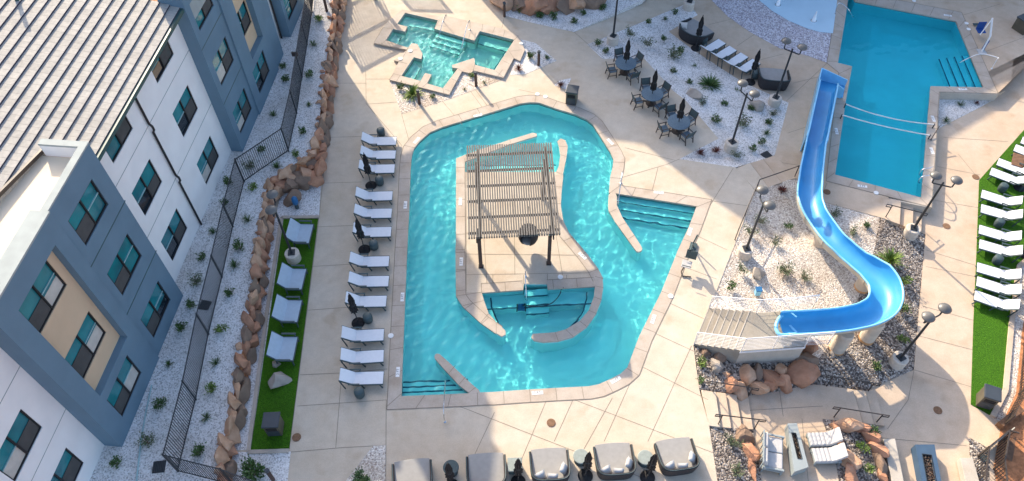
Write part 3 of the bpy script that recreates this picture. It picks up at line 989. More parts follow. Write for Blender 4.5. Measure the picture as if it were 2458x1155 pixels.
# ---- deck joints
JP = [[(470, 1260), (694, 1083)], [(829, 0), (796, 201), (781, 376), (766, 522)], [(766, 522), (694, 1083)], [(690, 1086), (820, 1075), (927, 1069)], [(927, 960), (926, 1200)], [(720, 900), (812, 896), (930, 886)],
      [(739, 745), (835, 738)], [(748, 640), (850, 634)], [(760, 545), (860, 541)], [(773, 440), (868, 437)], [(786, 330), (868, 328)], [(793, 200), (879, 200)], [(714, 975), (932, 960)], [(820, 900), (806, 1075)],
      [(878, 172), (879, 250)], [(879, 190), (935, 190)], [(879, 250), (960, 245)], [(964, 274), (985, 350)], [(880, 250), (965, 350)], [(1060, 241), (1110, 300)], [(1130, 220), (1170, 275)],
      [(1122, 190), (1185, 275)], [(1245, 215), (1290, 225), (1310, 245)], [(1230, 1155), (1310, 965)], [(1187, 990), (1140, 1090)], [(1063, 960), (1550, 1150)], [(1470, 955), (1395, 1090)], [(1380, 950), (1330, 1060)],
      [(1530, 880), (1450, 1060)], [(1660, 830), (1555, 1060)], [(1340, 945), (1720, 1090)], [(1520, 870), (1700, 960)], [(1590, 720), (1700, 770)], [(1550, 790), (1680, 850)], [(1660, 560), (1745, 600)],
      [(1640, 640), (1720, 670)], [(1500, 355), (1620, 385)], [(1480, 430), (1600, 395), (1631, 382)], [(1560, 480), (1580, 400)], [(1700, 500), (1760, 404)], [(1690, 480), (1800, 495)], [(1378, 77), (1450, 140)],
      [(1211, 38), (1200, 90)], [(1100, 660), (1436, 655)], [(1119, 385), (1119, 700)], [(1150, 395), (1170, 700)], [(1232, 395), (1236, 660)], [(1310, 410), (1350, 660)], [(1119, 560), (1370, 562)], [(1119, 610), (1410, 613)],
      [(1183, 660), (1183, 690)], [(1257, 660), (1257, 681)], [(1314, 658), (1314, 690)], [(1360, 660), (1360, 690)], [(1300, 500), (1300, 410)]]
for q in JP:
    jpx(q, 0.0, 0.006 if True else 0, 0.022)
for q in ([(2222, 640), (2345, 665)], [(2222, 600), (2350, 640)], [(2215, 735), (2340, 770)], [(2200, 805), (2335, 840)], [(2194, 888), (2335, 930)], [(2238, 480), (2355, 500)], [(2300, 370), (2352, 433)], [(2250, 400), (2352, 420)],
          [(2265, 330), (2420, 340)], [(2100, 1050), (2320, 1070)], [(2194, 888), (2180, 960), (2130, 1030)]):
    jpx(q, RZ, 0.006)
for q in ([(1967, 482), (1985, 440)], [(1880, 250), (1985, 152)], [(1890, 320), (1950, 300)], [(1870, 390), (1935, 400)], [(1700, 60), (1760, 45)], [(1770, 110), (1830, 70)], [(1800, 150), (1880, 130)], [(1903, 200), (1985, 180)],
          [(2300, 40), (2400, 10)], [(2350, 130), (2458, 90)]):
    jpx(q, P2Z, 0.006)
for q in ([(1870, 930), (1880, 1000)], [(1800, 985), (1975, 975)], [(1925, 1005), (1940, 1155)]):
    jpx(q, LZ, 0.006)
struct("deck_joints", JOINTS, "joint")

for o in bpy.data.objects:
    if o.type == 'MESH' and o.name.split('.')[0] in ("basin", "step", "seat_bench", "divider_wall", "island_wall", "bench", "step_edge", "seat_edge"):
        o.cycles.is_caustics_receiver = True
# ================================================================ THE HOTEL
NW, NB, NWING = -18.13, -17.47, -17.5
ho = thing("hotel_building", "three storey hotel with white, blue grey and beige stucco walls and a tiled roof", "building", H(12, NW, BZ))


def facade(parent, name, m, s0, s1, z0, z1, n, holes, depth=0.13):
    """a stucco wall panel with window openings and reveals"""
    ss = sorted({s0, s1, *[v for h in holes for v in h[:2] if s0 < v < s1]})
    zs = sorted({z0, z1, *[v for h in holes for v in h[2:] if z0 < v < z1]})
    mb = MB()
    for a, b in zip(ss, ss[1:]):
        for c, d in zip(zs, zs[1:]):
            x, y = (a + b) / 2, (c + d) / 2
            if any(h[0] < x < h[1] and h[2] < y < h[3] for h in holes):
                continue
            mb.add([H(a, n, c), H(b, n, c), H(b, n, d), H(a, n, d)], [(0, 1, 2, 3)])
    for a, b, c, d in holes:
        q = [(a, c), (b, c), (b, d), (a, d)]
        for (u0, v0), (u1, v1) in zip(q, q[1:] + q[:1]):
            mb.add([H(u0, n, v0), H(u1, n, v1), H(u1, n - depth, v1), H(u0, n - depth, v0)], [(0, 1, 2, 3)])
    return mb.build(name, m, parent, world=True)


def hbox(mb, s0, s1, n0, n1, z0, z1, m=0):
    c = H((s0 + s1) / 2, (n0 + n1) / 2, (z0 + z1) / 2)
    return mb.box(c, (abs(n1 - n0), abs(s1 - s0), abs(z1 - z0)), rz=-AZ, m=m)


def window(s0, s1, z0, z1, n, screen_side, parent, seed):
    """a slider pair in a dark frame set in the reveal: screen on the lower half of one side"""
    rg = random.Random(seed)
    sm, zm, t = (s0 + s1) / 2, z0 + (z1 - z0) * 0.5, 0.055
    k = n - 0.085
    f = MB()
    for a, b, c, d in ((s0, s0 + t, z0, z1), (s1 - t, s1, z0, z1), (sm - t * .6, sm + t * .6, z0 + t, z1 - t), (s0 + t, s1 - t, z0, z0 + t), (s0 + t, s1 - t, z1 - t, z1)):
        hbox(f, a, b, k - 0.04, k + 0.05, c, d)
    fr = f.build("window", "frame", parent, world=True)
    pn = MB().add([H(s0, k - 0.02, z0), H(s1, k - 0.02, z0), H(s1, k - 0.02, z1), H(s0, k - 0.02, z1)], [(0, 1, 2, 3)])
    pn.build("pane", "glass", fr, world=True)
    sc = MB()
    a, b = (sm + t * .6, s1 - t) if screen_side > 0 else (s0 + t, sm - t * .6)
    hbox(sc, a, b, k - 0.012, k + 0.012, z0 + t, zm + 0.16 * rg.uniform(-1, 1))
    sc.build("screen", "screen", fr, world=True)
    op = rg.random()
    a, b = (s0 + t, sm - t * .6) if screen_side > 0 else (sm + t * .6, s1 - t)
    v = MB()
    hbox(v, a, b, k - 0.015, k + 0.02, zm - 0.02, zm + 0.025)
    v.build("sash_rail", "vinyl", fr, world=True)
    if op > 0.35:
        d = MB()
        hbox(d, a, b, k - 0.018, k - 0.008, z0 + t, z0 + t + (zm - z0) * rg.uniform(0.5, 0.95))
        d.build("open_sash", "dark_glass" if op > 0.6 else "blind", fr, world=True)
    return fr


ROWS = [(1.66, 3.20), (5.03, 6.56), (8.37, 9.84)]
wh = [(a, a + 2.03, c, d) for a in (8.0, 19.82, 24.62) for c, d in ROWS]
facade(ho, "wall", "stucco_w", -4, 11.1, BZ - .6, 11.2, NW, [h for h in wh if h[0] < 11] + [(3.2, 5.2, c, d) for c, d in ROWS])
facade(ho, "wall", "stucco_w", 18.55, 27.85, BZ - .6, 9.9, NW, [h for h in wh if h[0] > 11])
for i, (a, b, c, d) in enumerate(wh + [(3.2, 5.2, c, d) for c, d in ROWS]):
    window(a, b, c, d, NW, 1, ho, 10 + i)
gr = MB()
for z in (4.25, 7.62):
    for a, b, n in ((-4, 11.1, NW), (18.56, 27.84, NW)):
        hbox(gr, a, b, n - .02, n + .004, z - .02, z + .02)
gr.build("wall_groove", "parapet", ho, world=True)
# blue grey bay with the beige recessed panel
bh = [(15.73, 17.76, c, d) for c, d in ROWS]
rec = (11.95, 14.62, 3.72, 9.92)
lowh = (12.03, 14.07, *ROWS[0])
facade(ho, "bay_wall", "stucco_g", 15.25, 18.55, BZ - .6, 10.95, NB, bh)
facade(ho, "bay_front", "stucco_g", 11.1, 15.25, BZ - .6, 10.95, NB + .09, [rec, lowh], 0.34)
MB().add([H(11.9, NB - .22, 3.65), H(14.7, NB - .22, 3.65), H(14.7, NB - .22, 10), H(11.9, NB - .22, 10)], [(0, 1, 2, 3)]) if False else None
beige_h = [(12.14, 14.24, 4.66, 6.25), (12.14, 14.24, 8.02, 9.62)]
facade(ho, "bay_panel", "stucco_b", 11.9, 14.7, 3.68, 9.97, NB - .22, beige_h)
sd_ = MB()
sd_.add([H(11.1, NB + .09, BZ - .6), H(11.1, NB + .09, 10.95), H(11.1, NW - 1, 10.95), H(11.1, NW - 1, BZ - .6)], [(0, 1, 2, 3)])
sd_.add([H(15.25, NB + .09, BZ - .6), H(15.25, NB + .09, 10.95), H(15.25, NB, 10.95), H(15.25, NB, BZ - .6)], [(3, 2, 1, 0)])
sd_.add([H(18.55, NB, BZ - .6), H(18.55, NB, 10.95), H(18.55, NW - .5, 10.95), H(18.55, NW - .5, BZ - .6)], [(3, 2, 1, 0)])
sd_.build("bay_return", "stucco_g", ho, world=True)
for i, h in enumerate(bh):
    window(*h, NB, -1, ho, 40 + i)
window(*lowh, NB + .09, -1, ho, 44)
for i, h in enumerate(beige_h):
    window(*h, NB - .22, -1, ho, 46 + i)
for z in (4.25, 7.6):
    gb = MB()
    hbox(gb, 15.3, 18.6, NB - .02, NB + .006, z - .022, z + .022)
    gb.build("bay_groove", "gutter", ho, world=True)
cap = MB()
hbox(cap, 11.08, 15.25, NB - .58, NB + .11, 10.9, 10.98)
hbox(cap, 15.25, 18.58, NB - .26, NB + .02, 10.88, 10.955)
hbox(cap, 18.3, 18.58, NB - 1.8, NB - .26, 10.86, 10.95)
cap.build("parapet_cap", "parapet", ho, world=True)
inn_ = MB()
inn_.add([H(11.1, NB - .56, 10.2), H(15.25, NB - .56, 10.2), H(15.25, NB - .56, 10.9), H(11.1, NB - .56, 10.9)], [(3, 2, 1, 0)])
inn_.add([H(15.25, NB - .24, 10.2), H(18.3, NB - .24, 10.2), H(18.3, NB - .24, 10.9), H(15.25, NB - .24, 10.9)], [(3, 2, 1, 0)])
inn_.add([H(15.25, NB - .56, 10.2), H(15.25, NB - .24, 10.2), H(15.25, NB - .24, 10.9), H(15.25, NB - .56, 10.9)], [(0, 1, 2, 3)])
inn_.add([H(18.32, NB - 1.8, 10.2), H(18.32, NB - .26, 10.2), H(18.32, NB - .26, 10.9), H(18.32, NB - 1.8, 10.9)], [(0, 1, 2, 3)])
inn_.build("parapet", "stucco_w", ho, world=True)


def FS(px, py, z):
    p = G(px, py, z)
    return p.dot(FD), p.dot(FN)


# flat bay roof and the pitched tile roof stopping at its kerb line
EAVE_N, EAVE_Z, PITCH = NW + 0.42, 9.95, 0.30
KS, KN, KQ = 18.6, -19.36, 5.27
MB().add([H(8, NB - .3, 10.32), H(18.3, NB - .3, 10.32), H(18.3, -24, 10.32), H(8, -30, 10.32)], [(0, 1, 2, 3)]).build("flat_roof", "flat_roof", ho, world=True)
tile = MB()
course, n = 0.42, EAVE_N
i = 0
while n > -42:
    n2 = n - course
    z = EAVE_Z + (EAVE_N - n) * PITCH
    z2 = z + course * PITCH
    a = min(KS, KS + KQ * (n - KN))
    a2 = min(KS, KS + KQ * (n2 - KN))
    a, a2 = max(a, -8), max(a2, -8)
    b = 27.84 if n > -18.7 else 46
    bt_ = 0.072
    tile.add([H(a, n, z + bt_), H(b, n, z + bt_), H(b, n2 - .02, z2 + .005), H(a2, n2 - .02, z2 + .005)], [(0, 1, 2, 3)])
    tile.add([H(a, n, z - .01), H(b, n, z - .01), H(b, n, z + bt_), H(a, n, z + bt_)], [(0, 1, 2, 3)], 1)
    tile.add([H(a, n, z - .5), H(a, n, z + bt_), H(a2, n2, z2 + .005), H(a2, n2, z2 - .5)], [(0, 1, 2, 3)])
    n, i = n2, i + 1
rf = tile.build("roof", ["roof", "butt_shade"], ho, world=True)
gt = MB()
hbox(gt, 18.55, 28.0, EAVE_N - .02, EAVE_N + .13, EAVE_Z - .17, EAVE_Z + .02)
gt.build("gutter", "gutter", rf, world=True)
kb = MB()
kb.bar(H(KS, KN + .03, 10.47), H(KS - KQ * 3, KN - 2.97, 11.37), 0.10, 0.16)
kb.build("roof_kerb", "bronze", rf, world=True)
sof = MB()
hbox(sof, 18.55, 27.84, NW - .4, EAVE_N, EAVE_Z - .1, EAVE_Z - .06)
sof.build("soffit", "stucco_w", rf, world=True)
dsp = MB()
pts = [H(22.76, NW + .08, z) for z in (9.8, 7.75)] + [H(22.76, NW + .17, 7.6), H(22.76, NW + .17, 7.4), H(22.76, NW + .08, 7.25), H(22.76, NW + .08, 4.45), H(22.76, NW + .17, 4.32), H(22.76, NW + .17, 4.12), H(22.76, NW + .08, 3.98), H(22.76, NW + .08, BZ)]
dsp.tube(pts, 0.055, 6)
dsp.build("downspout", "frame", ho, world=True)
# blue grey wing with its own beige panel, unseen top made tall and thin for the deck shade; runs on out of the picture
wgh = [(28.32, 30.32, c, d) for c, d in ROWS] + [(31.49, 33.46, *ROWS[0])]
facade(ho, "wing_wall", "stucco_g", 27.85, 30.75, BZ - .6, 11.2, NWING, wgh[:3])
wrec = (31.98, 33.95, 3.7, 11.6)
facade(ho, "wing_front", "stucco_g", 30.75, 34.6, BZ - .6, 14.6, NWING + .1, [wrec, wgh[3]], 0.36)
wbh = [(31.98 - .1, 33.85, 4.74, 6.2), (31.98 - .1, 33.85, 8.1, 9.7)]
facade(ho, "wing_panel", "stucco_b", 31.9, 34.0, 3.65, 11.65, NWING - .22, wbh)
facade(ho, "wing_wall", "stucco_g", 34.6, 36.0, BZ - .6, 14.0, NWING, [])
facade(ho, "wall", "stucco_w", 36.0, 37.6, BZ - .6, 13.6, NW, [])
facade(ho, "end_wall", "stucco_g", 37.6, 41.1, BZ - .6, 12.7, NWING, [(38.0, 40.0, c, d) for c, d in ROWS])
ws = MB()
for s_, n0, n1, zt, fl in ((27.85, NWING, NW - .5, 11.2, 0), (30.75, NWING + .1, NWING - 1.0, 14.6, 0), (34.6, NWING + .1, NWING - 1.0, 14.6, 1), (36.0, NWING, NW - .5, 14.0, 1), (37.6, NWING, NW - .5, 12.7, 0), (41.1, NWING, NW - 1, 12.7, 1)):
    ws.add([H(s_, n0, BZ - .6), H(s_, n0, zt), H(s_, n1, zt), H(s_, n1, BZ - .6)], [(3, 2, 1, 0) if fl else (0, 1, 2, 3)])
ws.build("wing_return", "stucco_g", ho, world=True)
wc = MB()
for a_, b_, zt in ((27.85, 30.75, 11.2), (30.75, 34.6, 14.6), (34.6, 36.0, 14.0), (36.0, 37.6, 13.6), (37.6, 41.1, 12.7)):
    hbox(wc, a_ + .002, b_ - .002, NW - .5, NWING - .03, 9.0, zt + .03)
wc.build("wing_shade_parapet", "parapet", ho, world=True)
vp_ = MB().tube([H(25.6, -23.3, 11.4), H(25.6, -23.3, 12.3)], 0.09, 8)
vp_.build("roof_vent", "gutter", ho, world=True)
for i, h in enumerate(wgh[:3]):
    window(*h, NWING, 1, ho, 60 + i)
window(*wgh[3], NWING + .1, 1, ho, 64)
for i, h in enumerate(wbh):
    window(*h, NWING - .22, 1, ho, 65 + i)
for i, (c, d) in enumerate(ROWS):
    window(38.0, 40.0, c, d, NWING, 1, ho, 70 + i)
for z in (4.21, 7.63):
    gb = MB()
    hbox(gb, 27.86, 30.74, NWING - .02, NWING + .006, z - .02, z + .02)
    gb.build("wing_groove", "gutter", ho, world=True)
dsp = MB().tube([H(37.45, NW + .1, 12), H(37.45, NW + .1, BZ)], 0.06, 6)
dsp.build("downspout", "frame", ho, world=True)

# the other wing of the hotel, beyond the top of the picture: it shades the far half of the terrace
nb_ = thing("hotel_wing", "gabled far wing of the hotel closing the terrace beyond the hot tub", "building", (2, 51, 0))
prof = [(-5.2, -1), (-5.2, 11.6), (-3.4, 11.9), (-2.5, 14.4), (-1.9, 15.4), (1.7, 15.2), (5.6, 14.1), (9.3, 13.6), (11.5, 12.2), (14.7, 10.2), (22.0, 8.1), (40, 8.1), (40, -1)]  # unseen roofline raised right of the ridge to put the rectangular pool in shade
wv = MB()
kq = len(prof)
wv.add([(x, 50, z) for x, z in prof] + [(x, 58, z) for x, z in prof], [tuple(range(kq)), tuple(range(2 * kq - 1, kq - 1, -1))] + [(i, kq + i, kq + (i + 1) % kq, (i + 1) % kq) for i in range(kq)])
wv.build("wall", "stucco_g", nb_, world=True)
for i in range(9):
    for z in (1.2, 4.6):
        f = MB().box((-3.5 + i * 4.4, 49.97, z + .8), (2.0, .08, 1.55)).build("window", "frame", nb_, world=True)
        MB().box((-3.5 + i * 4.4, 49.92, z + .8), (1.85, .04, 1.4)).build("pane", "glass", f, world=True)
# ================================================================ FURNITURE
def heading(px0, px1, z=0.0):
    a, b = G(*px0, z), G(*px1, z)
    return math.atan2(b.y - a.y, b.x - a.x)


# ---- sun lounger: local +x from the hinge to the foot, back raised towards -x
def make_lounger(kind):
    up = rad(38)
    root = thing("sun_lounger", "x", "sun lounger")
    f = MB()
    for y in (-.32, .32):
        f.bar((-.05, y, .31), (1.28, y, .31), .045, .05)
        f.bar((-.03, y, .33), (-.03 - .70 * math.cos(up), y, .33 + .70 * math.sin(up)), .04, .045)
    for x in (.1, .65, 1.26):
        f.bar((x, -.31, .30), (x, .31, .30), .04, .04)
    f.build("frame", "lframe", root)
    for x, y in ((1.12, .32), (1.12, -.32), (.32, .32), (.32, -.32)):
        MB().bar((x, y, .30), (x + .10, y * 1.02, 0), .045, .05).build("leg", "lframe", root)
    for y in (.32, -.32):
        MB().bar((-.55, y, .66), (-.42, y, 0), .04, .045).build("back_leg", "lframe", root)
        MB().box((.02, y * 1.14, .47), (.50, .06, .035)).bar((.22, y * 1.12, .46), (.22, y * 1.02, .3), .04, .04).build("armrest", "lframe", root)
    s = MB()
    s.box((.62, 0, .335), (1.30, .60, .028))
    s.build("sling_seat", "sling", root, bevel=.008)
    b = MB()
    b.box((-.35 * math.cos(up), 0, .34 + .35 * math.sin(up) + .015), (.72, .60, .028), ry=up)
    b.build("sling_back", "sling", root, bevel=.008)
    wh_ = MB()
    for y in (-.30, .30):
        wh_.tube([(-.44, y - .03, .05), (-.44, y + .03, .05)], .05, 10)
    return root


LG = make_lounger(0)
used = [False]


def place_lounger(foot, hinge, z0, label, group, side=-1):
    """foot and hinge: the far corners of the seat; the lounger's width runs towards the viewer"""
    a, b = G(*hinge, z0 + .34), G(*foot, z0 + .34)
    rz = math.atan2(b.y - a.y, b.x - a.x)
    t = Vector((math.cos(rz), math.sin(rz), 0))
    nn = Vector((t.y, -t.x, 0)) * (-side)
    if nn.y > 0 and abs(nn.y) > .2:
        nn = -nn
    p = a + nn * .31
    loc = (p.x, p.y, z0)
    if not used[0]:
        used[0] = True
        LG.location, LG.rotation_euler = loc, (0, 0, rz)
        tag(LG, label, "sun lounger", group)
        return LG
    return dup(LG, loc, rz + RNG.uniform(-.03, .03), label, group)


za, zb = Z(800, 300, 3.395), Z(800, 580, 2.89)
left = [(za, (517, 97), (330, 100)), (za, (513, 207), (322, 210)), (za, (506, 321), (310, 325)), (za, (489, 543), (288, 545)), (za, (482, 680), (278, 684)), (za, (477, 830), (270, 835)),
        (zb, (390, 101), (210, 104)), (zb, (386, 234), (204, 240)), (zb, (374, 374), (185, 378)), (zb, (355, 606), (160, 614)), (zb, (353, 752), (155, 762)), (zb, (350, 895), (150, 905))]
ll = ["white sling lounger half in sun at the far end of the left row", "white sling lounger second from the far end of the row left of the curved pool",
      "white sling lounger behind the farthest closed parasol left of the curved pool", "white sling lounger just nearer than the farthest parasol base of the left row",
      "middle white sling lounger of the group between the two farther parasols", "white sling lounger behind the middle closed parasol of the left row",
      "white sling lounger just nearer than the middle parasol base in the left row", "middle white sling lounger between the middle and nearest parasols of the left row",
      "white sling lounger behind the nearest closed parasol of the left row", "white sling lounger opposite the round skimmer lid in the left row",
      "second nearest white sling lounger of the left row", "nearest white sling lounger of the left row, beside the last drum table"]
for (zf, a, b), lb in zip(left, ll):
    place_lounger(zf(*a), zf(*b), 0, lb, "loungers left of the curved pool")
zr = Z(2280, 300, 2.406)
right = [((405, 62), (560, 120)), ((365, 107), (520, 165)), ((290, 192), (425, 245)), ((243, 245), (385, 300)), ((188, 377), (333, 420)), ((185, 455), (333, 500)), ((175, 575), (325, 622)), ((175, 660), (328, 705)), ((160, 793), (318, 840)), ((160, 877), (318, 925)), ((148, 957), (308, 1010))]
rl = ["white lounger on the bright turf, farthest of all and cut by the right edge", "white lounger on the bright turf, second farthest, cut by the right edge", "white lounger on the turf just nearer than the brown table by the right edge",
      "white lounger on the turf beside the farthest drum table, angled to the right", "white lounger on the turf, farther of the pair between the far drum tables", "white lounger on the turf, nearer of the pair between the two far drum tables",
      "white lounger on the turf, farther of the pair between the near drum tables", "white lounger on the turf, nearer of the pair between the near drum tables", "white lounger on the turf just nearer than the nearest drum table",
      "middle white lounger of the nearest three on the bright turf", "nearest white lounger on the bright turf, a lamp shadow across it"]
for (a, b), lb in zip(right, rl):
    place_lounger(zr(*a), zr(*b), RZ + .03, lb, "loungers on the bright turf")
zt = Z(1600, 0, 4.81)
for (a, b), lb in zip([((570, 465), (440, 545)), ((695, 545), (565, 625)), ((828, 622), (700, 708)), ((962, 697), (835, 780))],
                      ["shaded white lounger next to the big curved daybed", "second shaded white lounger from the curved daybed", "third shaded white lounger from the curved daybed", "shaded white lounger nearest the far drum table and parasol"]):
    f, h_ = zt(*a), zt(*b)
    A, B = G(*h_, P2Z + .34), G(*f, P2Z + .34)
    rz = math.atan2(B.y - A.y, B.x - A.x)
    t = Vector((math.cos(rz), math.sin(rz), 0))
    p = A + Vector((t.y, -t.x, 0)) * .31
    dup(LG, (p.x, p.y, P2Z), rz, lb, "loungers beside the far gravel planter")


# ---- drum side table
def make_stool():
    r = thing("drum_table", "x", "side table")
    MB().lathe([(.17, 0), (.205, .06), (.225, .2), (.225, .38), (.205, .45)], n=20).build("body", "stool", r, smooth=True)
    MB().lathe([(.0, .45), (.19, .452), (.215, .46), (.19, .485), (0, .487)], n=20).build("top", "lframe", r, smooth=True)
    return r


DS = make_stool()
k_ = 0
for px, z, lb in (((916, 325), 0, "drum side table at the far end of the left lounger row"), ((912.5, 442), 0, "drum side table beside the farthest parasol base of the left row"), ((899, 596), 0, "drum side table beside the middle parasol base of the left row"),
                  ((885, 771), 0, "drum side table beside the nearest parasol base of the left row"), ((865, 950), 0, "drum side table nearest the viewer, below the last left lounger"),
                  ((2402, 458), RZ, "drum side table on the turf, farthest of the three"), ((2393, 543), RZ, "drum side table on the turf, middle of the three"), ((2389, 631), RZ, "drum side table on the turf, nearest of the three"),
                  ((1688, 105), P2Z, "drum side table in front of the curved daybed"), ((1811, 187), P2Z, "drum side table between the last shaded lounger and the square daybed")):
    p = G(*px, z)
    if k_ == 0:
        DS.location = p
        tag(DS, lb, "side table", "drum side tables")
    else:
        dup(DS, p, k_ * .7, lb, "drum side tables")
    k_ += 1


# ---- closed parasol
def make_parasol(hh=2.45, base=True, pole="iron"):
    r = thing("closed_parasol", "x", "parasol")
    MB().tube([(0, 0, .05), (0, 0, hh + .08)], .024, 8).build("pole", pole, r)
    if base:
        MB().lathe([(.30, 0), (.31, .04), (.27, .085), (.06, .11), (.05, .26), (.03, .27)], n=22).build("base", "canopy", r, smooth=True)
    MB().lathe([(.02, hh - 1.38), (.16, hh - 1.36), (.135, hh - 1.22), (.155, hh - 1.05), (.10, hh - .86), (.115, hh - .7), (.125, hh - .5), (.085, hh - .32), (.06, hh - .12), (.018, hh)], n=40, star=.26, lobes=8).build("canopy", "canopy", r)
    MB().lathe([(.10, hh - .90), (.118, hh - .88), (.118, hh - .84), (.10, hh - .82)], n=16).build("tie", "iron", r)
    return r


PS = make_parasol()
first = True
for px, z, lb, gp in (((891, 446), 0, "closed black parasol on a round base, farthest in the left row", 1), ((875, 600), 0, "closed black parasol on a round base, middle of the left row", 1), ((860, 776), 0, "closed black parasol on a round base, nearest in the left row", 1),
                      ((1670, 117), P2Z, "closed black parasol standing at the curved daybed", 2), ((1800.6, 198), P2Z, "closed black parasol between the last shaded lounger and the square daybed", 2),
                      ((1085, 1168), 0, "closed parasol over the dark round table at the bottom left", 3), ((1244, 1158), 0, "closed parasol over the square table in the daybed row", 3), ((1405, 1143), 0, "closed parasol left of the fourth daybed", 3), ((1554, 1147), 0, "closed parasol left of the fifth, rightmost daybed", 3),
                      ((2458, 612), RZ, "closed parasol at the right edge beside the turf loungers", 4), ((2446, 452), RZ, "closed parasol at the right edge beside the far turf loungers", 4)):
    gps = {1: "parasols of the left lounger row", 2: "parasols by the far planter", 3: "parasols of the daybed row", 4: "parasols on the bright turf"}
    if first:
        PS.location = G(*px, z)
        tag(PS, lb, "parasol", gps[gp])
        first = False
    else:
        dup(PS, G(*px, z), px[0] * .37, lb, gps[gp])


# ---- round dining sets
def make_table():
    r = thing("dining_table", "x", "table")
    MB().lathe([(.0, .70), (.60, .70), (.635, .715), (.635, .735), (.60, .748), (0, .75)], n=40).build("top", "table", r, smooth=False)
    MB().lathe([(.30, 0), (.30, .05), (.06, .09), (.055, .70)], n=16).build("pedestal", "bronze", r)
    for a in range(4):
        x, y = math.cos(a * math.pi / 2 + .6), math.sin(a * math.pi / 2 + .6)
        MB().bar((x * .05, y * .05, .06), (x * .45, y * .45, .025), .07, .05).build("foot", "bronze", r)
    return r


def make_chair():
    """local -y is the side the sitter faces"""
    r = thing("dining_chair", "x", "chair")
    for x in (-.26, .26):
        MB().bar((x, -.24, 0), (x, -.22, .62), .04, .045).build("front_leg", "bronze", r)
        MB().bar((x, .30, 0), (x, .20, .45), .04, .045).bar((x, .20, .45), (x, .34, .92), .04, .045).build("rear_leg", "bronze", r)
        MB().box((x * 1.02, -.0, .635), (.055, .54, .03)).build("armrest", "bronze", r, bevel=.01)
        MB().bar((x, -.22, .2), (x, .26, .2), .03, .03).build("stretcher", "bronze", r)
    MB().box((0, -.01, .44), (.50, .48, .03)).build("seat", "table", r, bevel=.01)
    MB().box((0, .275, .70), (.48, .025, .44), rx=-.29).build("backrest", "stool", r, bevel=.008)
    return r


TB, CH = make_table(), make_chair()
zd = Z(1440, 60, 3.611)
first = True
tl = ["round slate dining table farthest from the pool steps, next to the lamp in the planter", "round slate dining table, middle of the three on the shaded deck", "round slate dining table nearest the pool, next to the planter's point"]
cn = ["far left", "far right", "near left", "near right"]
wn = ["farthest", "middle", "nearest"]
for i, (cx, cy, rad_, tz) in enumerate(((225, 330, 90, 0), (455, 595, 92, 0), (685, 838, 95, 0))):
    p = G(*zd(cx, cy), .74)
    p.z = 0
    if i == 0:
        TB.location = p
        tag(TB, tl[0], "table", "round dining tables")
    else:
        dup(TB, p, i * .5, tl[i], "round dining tables")
    for j, (dx, dy) in enumerate(((-85, -105), (135, -45), (-105, 55), (60, 105))):
        q = G(*zd(cx + dx, cy + dy), .45)
        a = math.atan2(q.y - p.y, q.x - p.x)
        c = Vector((p.x + math.cos(a) * .86, p.y + math.sin(a) * .86, 0))
        rz = a - math.pi / 2 + RNG.uniform(-.15, .15)
        lb = "dark framed dining chair at the %s side of the %s round table" % (cn[j], wn[i])
        if first:
            CH.location, CH.rotation_euler = c, (0, 0, rz)
            tag(CH, lb, "chair", "chairs round the dining tables")
            first = False
        else:
            dup(CH, c, rz, lb, "chairs round the dining tables")
    q = p.copy()
    pr = dup(PS, q, i, "closed black parasol rising through the %s round dining table" % wn[i], "parasols of the dining tables")
    for ch in list(pr.children):
        if ch.name.startswith("base"):
            bpy.data.objects.remove(ch)


# ---- daybeds: local +y is the open front
def make_daybed(curved=False):
    r = thing("daybed", "x", "daybed")
    n = 22
    # shell: from front left corner round the back to front right
    pth = []
    for i in range(n + 1):
        a = math.pi + math.pi * i / n
        x, y = math.cos(a), math.sin(a)
        e = 2.0 / (2.3 if curved else 4.2)
        px = .80 * math.copysign(abs(x) ** e, x)
        py = .10 + .78 * math.copysign(abs(y) ** e, y)
        pth.append(Vector((px, py, 0)))
    pth = [Vector((-.80, .66, 0))] + pth + [Vector((.80, .66, 0))]
    k = len(pth)
    sh = MB()
    vs, fs = [], []
    for i, p in enumerate(pth):
        t = (pth[min(i + 1, k - 1)] - pth[max(i - 1, 0)]).normalized()
        nn = Vector((t.y, -t.x, 0))
        bk = max(0, min(1, (.45 - p.y) / .9))
        h_ = .50 + .24 * bk
        for off, z in ((-.04, .05), (.0, h_ * .5), (.02, h_), (-.05, h_ + .02), (-.07, h_), (-.07, .05)):
            vs.append(p + nn * off + Vector((0, 0, z)))
    for i in range(k - 1):
        for j in range(5):
            fs.append((i * 6 + j, (i + 1) * 6 + j, (i + 1) * 6 + j + 1, i * 6 + j + 1))
    fs += [tuple(range(6)), tuple((k - 1) * 6 + j for j in range(5, -1, -1))]
    sh.add(vs, fs)
    sh.build("wicker_shell", "wicker", r)
    MB().tube([p * .985 + Vector((0, 0, .525 + .24 * max(0, min(1, (.45 - p.y) / .9)))) for p in pth], .018, 6).build("shell_rim", "lframe", r)
    inn = [Vector((p.x * .91, p.y * .91 + .01, 0)) for p in pth]
    front = [Vector((.72, .76, 0)), Vector((.36, .80, 0)), Vector((0, .81, 0)), Vector((-.36, .80, 0)), Vector((-.72, .76, 0))]
    MB().prism([(p.x, p.y) for p in inn + front], .05, .27).build("base", "wicker", r)
    MB().prism([(p.x, p.y) for p in inn + front], .28, .45).build("mattress", "cushion", r, bevel=.022, seg=2)
    return r


